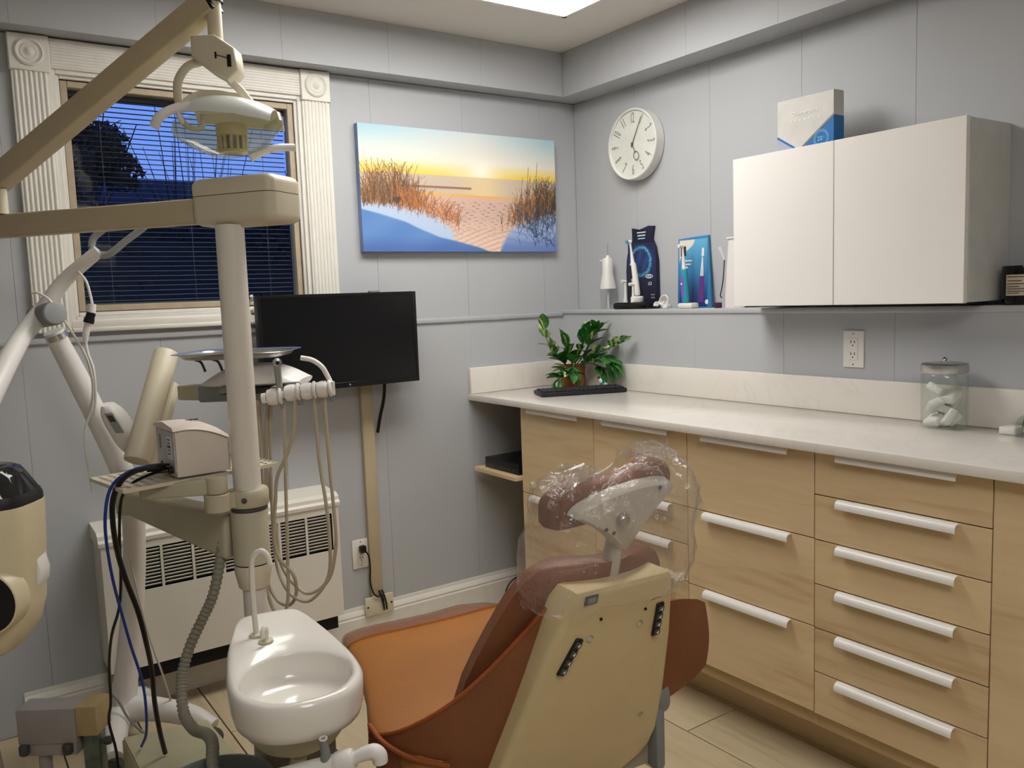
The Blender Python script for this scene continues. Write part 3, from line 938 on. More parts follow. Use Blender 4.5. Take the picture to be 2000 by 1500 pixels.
B().box((PX0, PY + 0.0006, PZ0), (PX1, -0.0008, PZ1), 0.001, 1).done('canvas_body', mat('canvas_edge', (120, 140, 176), 0.7, var=0.25, scale=6), pc)
printed('print', paint_beach(), (PX0, PY, PZ1), (PX1 - PX0, 0, 0), (0, 0, PZ0 - PZ1), print_mat('canvas_print', 0.55), pc)

# ------------------------------------------------------------------ monitor with its cable duct
tv = thing('monitor', 'black flat monitor hung below the window on the wall', 'monitor', (-1.192, -0.10, 0.99))
B().box((-1.492, -0.122, 0.994), (-0.892, -0.085, 1.330), 0.004).done('housing', m_blacks, tv)
b = B()
x0, x1, z0, z1, w = -1.4925, -0.8915, 0.9935, 1.3305, 0.011
b.box((x0, -0.1255, z0), (x0 + w, -0.121, z1), 0.001, 1).box((x1 - w, -0.1255, z0), (x1, -0.121, z1), 0.001, 1)
b.box((x0 + w, -0.1255, z1 - w), (x1 - w, -0.121, z1), 0.001, 1).box((x0 + w, -0.1255, z0), (x1 - w, -0.121, z0 + 0.02), 0.001, 1)
b.done('bezel', m_black, tv)
B().box((x0 + w, -0.1235, z0 + 0.02), (x1 - w, -0.1215, z1 - w)).done('screen', mat('dark_screen', (9, 9, 12), 0.22, var=0.02), tv)
B().cyl((-1.175, -0.1262, 1.0035), (-1.175, -0.1252, 1.0035), 0.004, 12).done('power_button', m_grey, tv)
B().box((-1.25, -0.086, 1.08), (-1.13, -0.001, 1.24), 0.004).done('wall_mount', m_blacks, tv)
B().box((-1.07, -0.11, 1.330), (-1.03, -0.09, 1.337), 0.002).done('clip', m_grey, tv)
dk = thing('cable_duct', 'beige cable duct running down the wall below the monitor', 'cable duct', (-1.062, -0.01, 0.14))
B().box((-1.087, -0.022, 0.165), (-1.039, -0.0005, 1.02), 0.003).done('duct', m_beige, dk)
o = B().box((-1.120, -0.030, 0.090), (-1.000, -0.0185, 0.165), 0.004).done('junction_box', m_cream, dk)
for x in (-1.11, -1.01):
    B().cyl((x, -0.030, 0.128), (x, -0.0315, 0.128), 0.004, 10).done('screw', m_dark, o)
tag(B().tube([(-1.01, -0.07, 1.0), (-1.008, -0.05, 0.93), (-1.02, -0.035, 0.86), (-1.030, -0.027, 0.80)], 0.0065, 8).done('monitor_cable', m_black), 'thick black cable hanging from the monitor beside the beige duct', 'cable')
pg = thing('power_cord', 'black plug and cord from the low outlet into the cable duct', 'cord', (-1.11, -0.03, 0.34))
B().box((-1.127, -0.034, 0.345), (-1.103, -0.0085, 0.373), 0.005).done('plug', m_black, pg)
B().tube([(-1.112, -0.032, 0.356), (-1.098, -0.036, 0.33), (-1.094, -0.034, 0.28), (-1.097, -0.034, 0.23), (-1.088, -0.036, 0.185), (-1.07, -0.036, 0.165), (-1.055, -0.036, 0.17), (-1.045, -0.034, 0.14)], 0.0032, 8).done('cord', m_black, pg)
for i, x in enumerate((-1.060, -1.048)):
    tag(B().tube([(x, -0.028, 0.185), (x + 0.004, -0.038, 0.165), (x + 0.012, -0.038, 0.13), (x + 0.016, -0.032, 0.105)], 0.0036, 8).done('cable_end', m_black), ('left' if i == 0 else 'right') + ' short black cable leaving the bottom of the beige duct', 'cable', 'cables at the bottom of the duct')
tag(B().tube([(-0.475, -0.030, 0.005), (-0.472, -0.035, 0.05), (-0.445, -0.038, 0.085), (-0.40, -0.04, 0.10), (-0.36, -0.04, 0.09)], 0.003, 8).done('floor_cable', m_black), 'thin black cable looping beside the baseboard at the cabinet corner', 'cable')

# ------------------------------------------------------------------ convector heater
ht = thing('convector_heater', 'white wall convector heater with louvred grille under the window', 'heater', (-1.645, -0.08, 0.17))
hx0, hx1, hy, hz0, hz1 = -2.032, -1.258, -0.150, 0.176, 0.622
b = B()
gz0, gz1 = 0.428, 0.548
b.box((hx0, hy, hz0), (hx1, hy + 0.004, gz0 - 0.008)).box((hx0, hy, gz1 + 0.006), (hx1, hy + 0.004, hz1 - 0.04))
b.box((hx0, hy, gz0 - 0.008), (-1.955, hy + 0.004, gz1 + 0.006)).box((-1.283, hy, gz0 - 0.008), (hx1, hy + 0.004, gz1 + 0.006))
b.done('front_panel', m_enamel, ht)
for x in (hx0 - 0.0005, hx1 - 0.0035):
    B().box((x, hy + 0.0005, hz0), (x + 0.004, -0.001, hz1 - 0.04)).done('side_panel', m_enamel, ht)
prof = [(hy - 0.004, 0.580), (hy - 0.005, 0.592), (hy + 0.004, 0.600), (hy + 0.006, 0.612), (hy + 0.022, 0.622), (-0.004, 0.630), (-0.001, 0.630), (-0.001, 0.580)]
B().loft([[(x, y, z) for y, z in prof] for x in (hx0 - 0.006, hx1 + 0.006)]).done('top_cover', m_enamel, ht, angle=25)
B().box((hx0 + 0.006, hy + 0.018, hz0 + 0.01), (hx1 - 0.006, -0.03, 0.575)).done('dark_interior', m_dark, ht)
B().box((hx0 + 0.02, hy + 0.012, 0.128), (hx1 - 0.02, -0.022, hz0)).done('recess_shade', m_dark, ht)  # black box standing in for the shade in the recess below the heater
ncell = 7
cw = (-1.283 + 1.955) / ncell
lou = B().beam((-(cw - 0.012) / 2, 0, 0), ((cw - 0.012) / 2, 0, 0), 0.012, 0.0016, upv=(0, 0.75, 1)).mesh('louvre')
lou.materials.append(m_enamel)
for i in range(ncell):
    xa = -1.955 + cw * i
    B().box((xa - 0.004, hy + 0.0005, gz0 - 0.008), (xa + 0.004, hy + 0.007, gz1 + 0.006)).done('mullion', m_enamel, ht)
    for k in range(11):
        link('louvre', lou, (xa + cw / 2, hy + 0.007, gz0 + 0.003 + k * 0.0112), ht)

# ------------------------------------------------------------------ things on the ledge
m_clearp = clear('clear_plastic', (246, 248, 248), 0.05, 0.06, 0.06)
m_navy = mat('navy_card', (22, 26, 52), 0.45)
wf = thing('water_flosser', 'white water flosser with clear tank at the corner end of the ledge', 'water flosser', (-0.05, -0.255, LEDGE), 'water flossers on the ledge')
c = (-0.05, -0.255)
def sq(cx, cy, hx, hy, z, n=16, p=3.5):
    out = []
    for k in range(n):
        t = 2 * math.pi * k / n
        a, b_ = math.cos(t), math.sin(t)
        out.append((cx + hx * math.copysign(abs(a) ** (2 / p), a), cy + hy * math.copysign(abs(b_) ** (2 / p), b_), z))
    return out
B().loft([sq(*c, .026, .026, LEDGE), sq(*c, .0275, .0275, LEDGE + .004), sq(*c, .028, .028, LEDGE + .084)]).done('tank', m_clearp, wf)
B().cyl((c[0], c[1], LEDGE + .003), (c[0], c[1], LEDGE + .08), .004, 8).done('suction_pipe', m_white, wf)
B().loft([sq(*c, .030, .031, LEDGE + .0845, p=3), sq(*c, .030, .030, LEDGE + .09, p=3), sq(*c, .025, .025, LEDGE + .125, p=3), sq(*c, .020, .020, LEDGE + .15, p=3), sq(*c, .0195, .020, LEDGE + .205, p=3), sq(*c, .016, .016, LEDGE + .212, p=3)]).done('body', m_white, wf)
B().box((c[0] - .016, c[1] + .008, LEDGE + .196), (c[0] + .012, c[1] + .034, LEDGE + .206), .004).done('spout_cap', m_white, wf)
o = B().lathe([(.009, 0), (.008, .006), (.004, .012)], (c[0], c[1] - .003, LEDGE + .212), n=12).done('tip_collar', m_white, wf)
B().cyl((c[0], c[1] - .003, LEDGE + .224), (c[0], c[1] - .003, LEDGE + .272), .0022, 8, .0014).done('tip', mat('grey_clear_tip', (150, 152, 152), 0.2), wf)

ts = thing('toothbrush_stand', 'black charging tray with white refill heads in front of the navy card', 'toothbrush stand', (-0.055, -0.43, LEDGE))
B().box((-0.098, -0.532, LEDGE), (-0.018, -0.336, LEDGE + .024), .006).done('tray', mat('gloss_black', (10, 10, 11), 0.15), ts)
B().box((-0.092, -0.525, LEDGE + .024), (-0.024, -0.343, LEDGE + .026), .002, 1).done('tray_rim', m_black, ts)
def refill(y, x, z, h):
    o = B().lathe([(.010, 0), (.0105, .004), (.006, .02), (.0045, h * .55), (.0035, h * .9), (.003, h)], (x, y, z), n=12).done('refill_head', m_white, ts)
    B().cyl((x + .003, y, z + h - .001), (x - .016, y + .004, z + h + .001), .0065, 12).done('bristles', m_white, o)
refill(-0.372, -0.06, LEDGE + .026, .085)
refill(-0.440, -0.082, LEDGE + .026, .072)
B().lathe([(.024, 0), (.026, .004), (.026, .020), (.022, .024)], (-0.062, -0.442, LEDGE + .026), n=20).done('charger', m_white, ts)
tb = thing('electric_toothbrush', 'white electric toothbrush with a black button strip in the navy stand', 'toothbrush', (-0.062, -0.442, LEDGE + .05), 'electric toothbrushes on the ledge')
def brush(t, x, y, z, m_body, m_acc, tilt, H=.118):
    a = V((x, y, z)); d = V((0, tilt, 1)).normalized()
    B().tube([a, a + d * .012, a + d * H * .5, a + d * (H - .008), a + d * H], [.012, .0145, .0145, .0128, .0095], 16, 4).done('handle', m_body, t)
    nk = B().tube([a + d * H, a + d * (H + .012), a + d * (H + .05), a + d * (H + .085)], [.009, .0075, .0046, .0036], 12, 3).done('neck', m_white, t)
    h = a + d * (H + .086)
    B().cyl(h + V((.004, 0, 0)), h + V((-.009, .003, 0)), .0085, 14).done('brush_head', m_white, t)
    B().cyl(h + V((-.009, .003, 0)), h + V((-.017, .004, 0)), .0072, 12).done('bristles', m_acc, t)
    return a, d
a, d = brush(tb, -0.062, -0.442, LEDGE + .052, m_white, mat('teal_bristles', (70, 150, 170), 0.7), .16, .132)
B().tube([a + d * .07 + V((-.0128, .004, 0)), a + d * .122 + V((-.0105, .004, 0))], .006, 10, 1, flat=1.0).done('button_strip', m_black, tb)

def card_navy(w=70, h=140):
    U, Vv = np.meshgrid(np.linspace(0, 1, w), np.linspace(0, 1, h))
    A = np.zeros((h, w, 3)) + np.array([24, 27, 48])
    A += (np.clip(1 - np.abs(Vv - .38) / .4, 0, 1) * 40)[..., None] * np.array([.25, .5, 1.3])
    d_ = np.hypot((U - .46) * .16, (Vv - .385) * .30)
    n_ = rng.normal(0, .0035, (h, w))
    ring = np.exp(-((d_ + n_ - .056) / .0055) ** 2)
    A = A * (1 - ring[..., None]) + np.array([96, 186, 226]) * ring[..., None]
    ins = np.clip((.05 - d_) / .012, 0, 1) * (.45 + .35 * np.sin(U * 21 + Vv * 17))
    A = A * (1 - ins[..., None] * .6) + np.array([40, 104, 170]) * ins[..., None] * .6
    return A
cn = thing('brush_card', 'tall navy toothbrush display card leaning behind the black tray', 'display card', (-0.012, -0.45, LEDGE))
kx = -0.014
CS = 0.028
out = [(-.365, 0), (-.362, .02), (-.358, .15), (-.362, .20), (-.375, .245), (-.398, .275), (-.395, .325), (-.44, .315), (-.49, .328), (-.52, .325), (-.508, .275), (-.527, .24), (-.538, .19), (-.540, .03), (-.534, 0)]
B().prism([(kx, y + CS, LEDGE + z) for y, z in out], (.012, 0, 0), .001).done('card', m_navy, cn)
A = card_navy()
printed('print', A[20:, :], (kx - .0008, -.372 + CS, LEDGE + .262), (0, -.158, 0), (0, 0, -.258), print_mat('card_print', 0.45), cn)
m_wink = mat('white_ink', (224, 226, 230), 0.5)
lo = B().prism([(kx - .0014, -.492 + CS + .021 * math.cos(t) * (1.0), LEDGE + .128 + .0085 * math.sin(t)) for t in np.linspace(0, 2 * math.pi, 21)[:-1]], (.0005, 0, 0)).done('logo_oval', m_wink, cn)
text('Oral-B', 0.0125, m_navy, cn, (kx - .0022, -.492 + CS, LEDGE + .128), (0, -1, 0), (0, 0, 1))
text('iO', 0.020, m_wink, cn, (kx - .0015, -.497 + CS, LEDGE + .098), (0, -1, 0), (0, 0, 1))
for i, w_ in enumerate((.050, .044, .040)):
    B().box((kx - .0012, -.452 + CS - w_ / 2, LEDGE + .302 - i * .012), (kx - .0006, -.452 + CS + w_ / 2, LEDGE + .3065 - i * .012)).done('text_line', m_wink if i != 2 else m_ringl, cn)
for i in range(2):
    B().box((kx - .0012, -.522 + CS, LEDGE + .052 - i * .012), (kx - .0006, -.500 + CS, LEDGE + .057 - i * .012)).done('text_line', mat('grey_ink', (128, 132, 150), 0.5), cn)
# white cord bundle
cb = thing('charger_cord', 'bundled white charger cord between the two toothbrush displays', 'cord', (-0.06, -0.575, LEDGE))
pts = []
for i in range(40):
    t = i * .62
    pts.append((-.06 + .018 * math.sin(t * 1.3), -.575 + .026 * math.cos(t), LEDGE + .008 + .012 * abs(math.sin(t * .7)) + .008 * (i % 3) / 2))
B().tube(pts, .0028, 6, 3).done('coil', m_white, cb)
B().tube([(-.06, -.56, LEDGE + .02), (-.06, -.575, LEDGE + .045), (-.058, -.595, LEDGE + .05), (-.056, -.608, LEDGE + .035), (-.056, -.60, LEDGE + .01)], .003, 6).done('loop', m_white, cb)
B().box((-.08, -.622, LEDGE), (-.05, -.598, LEDGE + .016), .003).done('plug', m_white, cb)

# blue toothbrush box
def card_blue(w=64, h=90):
    U, Vv = np.meshgrid(np.linspace(0, 1, w), np.linspace(0, 1, h))
    A = np.array([96, 178, 214]) * (1 - Vv[..., None]) + np.array([24, 46, 104]) * Vv[..., None]
    A += (np.clip(.4 - np.abs(Vv - .5), 0, 1) * 60)[..., None] * np.array([-.4, .5, .6])
    m_ = (U + Vv * 1.7 < .55 + .06 * np.sin(Vv * 20))
    A[m_] = (222, 214, 200)
    return A
kb = thing('brush_box', 'blue toothbrush box with pictured brush leaning on the wall behind the ledge', 'box', (-0.02, -0.72, LEDGE))
qx = -0.030
lean = lambda z: (qx + .02 * z / .265)
P4 = [(-.632, 0), (-.622, .262), (-.772, .268), (-.800, .0)]
B().prism([(lean(z), y, LEDGE + z) for y, z in P4], (.009, 0, 0), .0008).done('carton', mat('blue_card', (48, 122, 176), 0.4), kb)
printed('print', card_blue(), (lean(.258) - .0012, -.630, LEDGE + .256), (0, -.140, 0), (lean(.006) - lean(.258), -.010, -.25), print_mat('card_print', 0.45), kb)
nb = lambda y, z: (lean(z) - .0022, y, LEDGE + z)
B().prism([nb(-.638, .232), nb(-.664, .233), nb(-.667, .196), nb(-.640, .195)], (.0006, 0, 0)).done('navy_patch', m_navy, kb)
o = B().prism([nb(-.735, .02), nb(-.764, .02), nb(-.762, .12), nb(-.750, .155), nb(-.740, .12)], (.0008, 0, 0)).done('pictured_brush', mat('purple_print', (96, 52, 128), 0.5), kb)
B().prism([nb(-.741, .118), nb(-.759, .118), nb(-.752, .19), nb(-.748, .19)], (.0004, 0, 0)).done('pictured_neck', m_wink, o)
B().prism([nb(-.744, .192), nb(-.757, .192), nb(-.756, .222), nb(-.746, .222)], (.0004, 0, 0)).done('pictured_head', m_wink, o)
for i, (w_, z) in enumerate(((.05, .175), (.046, .162), (.03, .15))):
    B().box((lean(z) - .0024, -.648 - w_, LEDGE + z), (lean(z) - .0016, -.648, LEDGE + z + .005)).done('text_line', m_wink, kb)
B().prism([nb(-.779 + .008 * math.cos(t), .022 + .009 * math.sin(t)) for t in np.linspace(0, 6.283, 13)[:-1]], (.0004, 0, 0)).done('seal', m_wink, kb)
gb = thing('electric_toothbrush', 'teal and purple toothbrush on a white charger before the blue box', 'toothbrush', (-0.07, -0.684, LEDGE), 'electric toothbrushes on the ledge')
B().box((-.092, -.762, LEDGE), (-.052, -.690, LEDGE + .02), .006).done('charger', m_white, gb)
a, d = brush(gb, -0.072, -0.715, LEDGE + .021, mat('teal_plastic', (40, 150, 172), 0.4), m_white, .06, .125)
B().tube([a + d * .02 + V((-.0095, .001, 0)), a + d * .095 + V((-.0095, .001, 0))], .008, 10, 1).done('decor_panel', mat('violet_plastic', (120, 96, 180), 0.4), gb)
B().lathe([(.004, 0), (.004, .0012)], a + d * .07 + V((-.0178, 0, 0)), (-1, 0, 0), 12).done('button', m_white, gb)
# flosser half hidden by the wall cabinet
w2 = thing('water_flosser', 'white tapered water flosser half hidden behind the wall cabinet', 'water flosser', (-0.055, -0.955, LEDGE), 'water flossers on the ledge')
cc = (-0.052, -0.945)
B().loft([sq(*cc, .034, .044, LEDGE), sq(*cc, .034, .044, LEDGE + .04), sq(*cc, .026, .03, LEDGE + .235), sq(*cc, .026, .03, LEDGE + .24)]).done('body', m_white, w2)
B().loft([sq(*cc, .03, .036, LEDGE + .2405), sq(*cc, .03, .036, LEDGE + .247)]).done('lid', m_white, w2)
B().tube([(-.07, -.900, LEDGE + .17), (-.075, -.893, LEDGE + .195), (-.08, -.886, LEDGE + .215)], [.004, .005, .006], 8).done('wand', m_white, w2)
B().tube([(-.07, -.900, LEDGE + .17), (-.072, -.897, LEDGE + .12), (-.074, -.893, LEDGE + .08), (-.078, -.887, LEDGE + .045), (-.082, -.897, LEDGE + .036)], .002, 6).done('wand_hose', m_black, w2)
tag(B().lathe([(.012, 0), (.0135, .003), (.0135, .018), (.011, .02)], (-.078, -.876, LEDGE), n=16).done('purple_cap', mat('dark_purple', (70, 36, 74), 0.5)), 'small dark purple cap on the ledge beside the half hidden flosser', 'cap')
# dark candle jar
cj = thing('candle_jar', 'black glass candle jar with cream label at the right end of the ledge', 'candle jar', (-0.052, -1.884, LEDGE))
B().lathe([(.040, 0), (.047, .004), (.048, .008), (.048, .098), (.047, .101), (.044, .101), (.0435, .09), (.001, .088)], (-.0525, -1.884, LEDGE), n=36).done('jar', mat('black_glass', (10, 10, 14), 0.12), cj)
m_label = mat('cream_label', (200, 190, 165), 0.7, var=0.06, scale=60)
b = B()
b.sheet([[(-.0525 + .0486 * math.cos(t), -1.884 + .0486 * math.sin(t), LEDGE + z) for z in (.024, .078)] for t in np.radians(np.linspace(155, 285, 14))], .0003)
lb = b.done('label', m_label, cj)
for i, (z, f) in enumerate(((.071, .6), (.061, .35), (.053, .5), (.046, .3), (.040, .55), (.034, .5), (.029, .3))):
    B().sheet([[(-.0525 + .0492 * math.cos(t), -1.884 + .0492 * math.sin(t), LEDGE + z + q) for q in (0, .0022)] for t in np.radians(np.linspace(160, 160 + 120 * f, 8))], .0002).done('text_line', m_dgrey, lb)

# ------------------------------------------------------------------ things on the counter
gj = thing('gauze_jar', 'glass jar of folded white gauze with a steel lid on the counter', 'jar', (-0.182, -1.750, CZ))
jc = V((-0.182, -1.752, CZ))
m_jar = clear('jar_glass', (253, 254, 253), 0.02, 0.03)
B().lathe([(.052, .0005), (.057, .003), (.058, .008), (.058, .140), (.054, .148), (.052, .150), (.0505, .148), (.0545, .139), (.0545, .010), (.050, .006), (.001, .006)], jc, n=40).done('glass', m_jar, gj)
o = B().lathe([(.057, .150), (.0585, .152), (.0585, .172), (.056, .174), (.045, .1755), (.001, .1765)], jc, n=40).done('lid', m_steel, gj)
B().lathe([(.004, .1755), (.003, .180), (.0055, .183), (.006, .187), (.003, .190), (.001, .1905)], jc, n=14).done('knob', m_chrome, o)
m_gauze = mat('white_gauze', (228, 226, 220), 0.9, bump=0.4, bscale=140)
gz = random.Random(4)
gp = [(-.018, .016, .020), (.020, -.014, .020), (.018, .020, .024), (-.016, -.020, .030), (.004, .004, .050), (-.020, .012, .062), (.022, -.006, .072), (-.004, -.018, .086), (-.010, .014, .102)]
for i, (dx, dy, dz) in enumerate(gp):
    q = Quaternion((gz.uniform(-1, 1), gz.uniform(-1, 1), gz.uniform(-1, 1)), gz.uniform(.3, 1.2))
    b = B()
    b.obox(jc + V((dx, dy, dz)), [q @ V(e) for e in ((1, 0, 0), (0, 1, 0), (0, 0, 1))], (.024, .022, .011), .006, 3)
    for v in b.bm.verts:
        w_ = v.co - jc
        r_ = math.hypot(w_.x, w_.y)
        if r_ > .052:
            v.co.x = jc.x + w_.x * .052 / r_; v.co.y = jc.y + w_.y * .052 / r_
        v.co.z = max(v.co.z, CZ + .0065)
    tag(b.done('gauze_pad', m_gauze), 'folded white gauze pad inside the glass jar', 'gauze', 'gauze pads in the glass jar')

# card holder at the right end
hc = thing('card_holder', 'clear acrylic card holder at the right end of the counter', 'card holder', (-0.16, -1.99, CZ))
m_acr = clear('acrylic', (246, 248, 246), 0.03, 0.08, 0.05)
b = B()
b.box((-.205, -2.075, CZ), (-.135, -1.945, CZ + .003)).box((-.206, -2.075, CZ + .003), (-.203, -1.945, CZ + .028))
b.box((-.137, -2.075, CZ + .003), (-.134, -1.945, CZ + .06))
b.prism([(-.206, -1.945, CZ), (-.134, -1.945, CZ), (-.134, -1.945, CZ + .045), (-.15, -1.945, CZ + .052), (-.19, -1.945, CZ + .045), (-.206, -1.945, CZ + .028)], (0, .003, 0))
b.done('holder', m_acr, hc)
for i, (nm, mm, ya, yb, top, lb_) in enumerate((('leaflet', m_navy, -1.953, -1.972, .066, 'narrow navy and gold leaflet in the clear card holder'), ('leaflet', m_white, -1.976, -2.070, .068, 'white card stack in the clear card holder'))):
    tt = thing('leaflet', lb_, 'leaflet', (-.165, (ya + yb) / 2, CZ + .003), 'leaflets in the card holder')
    B().prism([(-.198, ya, CZ + .0035), (-.198, yb, CZ + .0035), (-.172, yb, CZ + top), (-.172, ya, CZ + top)], (.012, 0, 0)).done('card', mm, tt)
    if i == 0:
        B().prism([(-.1985, -1.958, CZ + .012), (-.1985, -1.970, CZ + .012), (-.1745, -1.9705, CZ + .060), (-.1745, -1.957, CZ + .060)], (-.0008, 0, 0)).done('gold_print', mat('gold_print', (170, 128, 70), 0.4, var=.4, scale=120), tt)
    else:
        B().prism([(-.186, -2.01, CZ + .034), (-.186, -2.06, CZ + .034), (-.184, -2.06, CZ + .038), (-.184, -2.01, CZ + .038)], (-.0008, 0, 0)).done('text_line', m_dgrey, tt)
tag(B().box((-.185, -1.938, CZ), (-.125, -1.895, CZ + .018), .002).done('small_box', m_white), 'small flat white box on the counter left of the card holder', 'box')

# keyboard
kd = thing('keyboard', 'black computer keyboard lying askew in the counter corner', 'keyboard', (-.30, -.36, CZ))
ka, kc = V((.335, -.135, 0)).normalized(), V((-.295, -.352, CZ))
kb_ = V((-ka.y, ka.x, 0))
B().obox(kc + V((0, 0, .009)), (ka, kb_, (0, 0, 1)), (.175, .065, .0085), .005).done('case', m_blacks, kd)
key = B().box((-.0078, -.0078, 0), (.0078, .0078, .006), .002, 1).mesh('key'); key.materials.append(mat('keycap', (30, 30, 33), 0.5))
for r_ in range(6):
    for k_ in range(18):
        p = kc + ka * (-.157 + k_ * .0185) + kb_ * (-.046 + r_ * .0185) + V((0, 0, .0165))
        M = Matrix(((ka.x, kb_.x, 0, p.x), (ka.y, kb_.y, 0, p.y), (0, 0, 1, p.z), (0, 0, 0, 1)))
        link('key', key, p, kd, M)
tag(B().tube([kc + ka * -.075 + kb_ * .063 + V((0, 0, .010)), kc + ka * -.08 + kb_ * .10 + V((0, 0, .03)), kc + ka * -.03 + kb_ * .105 + V((0, 0, .068)), kc + ka * .03 + kb_ * .105 + V((0, 0, .072)), kc + ka * .055 + kb_ * .10 + V((0, 0, .05)), kc + ka * .04 + kb_ * .085 + V((0, 0, .003))], .002, 7).done('keyboard_cable', m_black), 'thin black cable arching up behind the keyboard', 'cable')
vb = thing('drop_bottle', 'small white bottle with teal stripe lying behind the keyboard', 'bottle', (-.15, -.33, CZ))
va, vd = V((-.150, -.345, CZ + .012)), V((-.35, .55, .75)).normalized()
B().lathe([(.008, 0), (.0115, .003), (.0115, .036), (.008, .042)], va, vd, 16).done('body', m_white, vb)
B().lathe([(.0118, .016), (.0118, .026)], va, vd, 16, cap=False).done('teal_stripe', mat('teal_ink', (40, 160, 168), 0.5), vb)
B().lathe([(.005, .042), (.005, .05), (.003, .056)], va, vd, 12).done('cap', mat('brown_cap', (70, 52, 46), 0.5), vb)

# potted plant
pp = thing('potted_plant', 'leafy variegated plant in a terracotta pot in the counter corner', 'potted plant', (-.180, -.165, CZ))
pc_ = V((-.180, -.165, CZ))
m_terra = mat('terracotta', (158, 96, 46), 0.6, var=0.14, scale=30)
B().lathe([(.046, 0), (.049, .004), (.051, .020), (.051, .024), (.053, .076), (.0545, .079), (.0545, .094), (.052, .096), (.048, .094), (.047, .082), (.001, .080)], pc_, n=32).done('pot', m_terra, pp)
B().lathe([(.0465, .082), (.03, .087), (.001, .088)], pc_, n=20).done('soil', mat('soil', (38, 28, 20), 0.95, bump=.5), pp)
def leaf_mat(name, edge, mid, w):
    m = bpy.data.materials.new(name); m.use_nodes = True
    N = m.node_tree; p = N.nodes['Principled BSDF']
    tc = N.nodes.new('ShaderNodeTexCoord'); sp = N.nodes.new('ShaderNodeSeparateXYZ')
    N.links.new(tc.outputs['Object'], sp.inputs[0])
    ab = N.nodes.new('ShaderNodeMath'); ab.operation = 'ABSOLUTE'; N.links.new(sp.outputs['Y'], ab.inputs[0])
    nz = N.nodes.new('ShaderNodeTexNoise'); nz.inputs['Scale'].default_value = 60
    N.links.new(tc.outputs['Object'], nz.inputs['Vector'])
    ma = N.nodes.new('ShaderNodeMath'); ma.operation = 'MULTIPLY_ADD'; ma.inputs[1].default_value = .010; N.links.new(nz.outputs['Fac'], ma.inputs[0]); N.links.new(ab.outputs[0], ma.inputs[2])
    cr = N.nodes.new('ShaderNodeValToRGB')
    cr.color_ramp.elements[0].position = w; cr.color_ramp.elements[0].color = (*lin(mid), 1)
    cr.color_ramp.elements[1].position = w + .08; cr.color_ramp.elements[1].color = (*lin(edge), 1)
    sc = N.nodes.new('ShaderNodeMath'); sc.operation = 'MULTIPLY'; sc.inputs[1].default_value = 40
    N.links.new(ma.outputs[0], sc.inputs[0]); N.links.new(sc.outputs[0], cr.inputs[0])
    N.links.new(cr.outputs[0], p.inputs['Base Color']); p.inputs['Roughness'].default_value = .38
    return m
mg = leaf_mat('green_leaf', (44, 108, 42), (66, 132, 56), .25)
mv = leaf_mat('variegated_leaf', (62, 124, 54), (216, 214, 136), .36)
mc = leaf_mat('cream_edged_leaf', (204, 204, 140), (56, 116, 54), .48)
def leaf_mesh(m, L=.070, w=.021, droop=.22):
    b = B()
    rows = []
    for i in range(7):
        t = i / 6
        ww = w * math.sin(math.pi * min(1, t * .93 + .05)) ** .8 if 0 < i < 6 else .0012
        z = -droop * L * t * t
        rows.append([(L * t, -ww, z + ww * .35), (L * t, 0, z), (L * t, ww, z + ww * .35)])
    b.sheet(rows)
    me = b.mesh('leaf', 80); me.materials.append(m)
    return me
LM = [leaf_mesh(mg), leaf_mesh(mg, .082, .015, .35), leaf_mesh(mv, .062, .020), leaf_mesh(mc, .064, .022, .15), leaf_mesh(mg, .060, .024, .1)]
lr = random.Random(21)
def put_leaf(p, d, kind, roll=0.0, s=1.0):
    d = V(d).normalized()
    y = V((0, 0, 1)).cross(d)
    y = y.normalized() if y.length > .05 else V((1, 0, 0))
    z = d.cross(y)
    y2 = y * math.cos(roll) + z * math.sin(roll); z2 = d.cross(y2)
    M = Matrix(((d.x * s, y2.x * s, z2.x * s, p[0]), (d.y * s, y2.y * s, z2.y * s, p[1]), (d.z * s, y2.z * s, z2.z * s, p[2]), (0, 0, 0, 1)))
    link('leaf', LM[kind], p, pp, M)
stems = [
    [(-.19, -.16, .985), (-.25, -.16, 1.04), (-.305, -.165, 1.10), (-.325, -.165, 1.155)],
    [(-.19, -.16, .985), (-.24, -.17, 1.02), (-.29, -.19, 1.04)],
    [(-.19, -.16, .985), (-.24, -.20, .99), (-.29, -.225, .975), (-.305, -.23, .955)],
    [(-.18, -.17, .985), (-.20, -.17, 1.05), (-.215, -.165, 1.10)],
    [(-.18, -.17, .985), (-.165, -.20, 1.06), (-.16, -.23, 1.13)],
    [(-.18, -.17, .985), (-.155, -.22, 1.05), (-.15, -.27, 1.12), (-.15, -.29, 1.14)],
    [(-.18, -.17, .985), (-.15, -.26, 1.04), (-.14, -.34, 1.07), (-.135, -.40, 1.09), (-.135, -.445, 1.105)],
    [(-.18, -.17, .985), (-.15, -.25, 1.02), (-.145, -.33, 1.03), (-.145, -.375, 1.02)],
    [(-.18, -.17, .985), (-.155, -.25, 1.01), (-.15, -.30, .995)],
    [(-.18, -.17, .985), (-.22, -.22, 1.02), (-.235, -.24, .99)],
]
for st in stems:
    B().tube(st, [.0028, .0022, .0014], 6, 4).done('stem', mat('green_stem', (74, 104, 52), 0.5), pp)
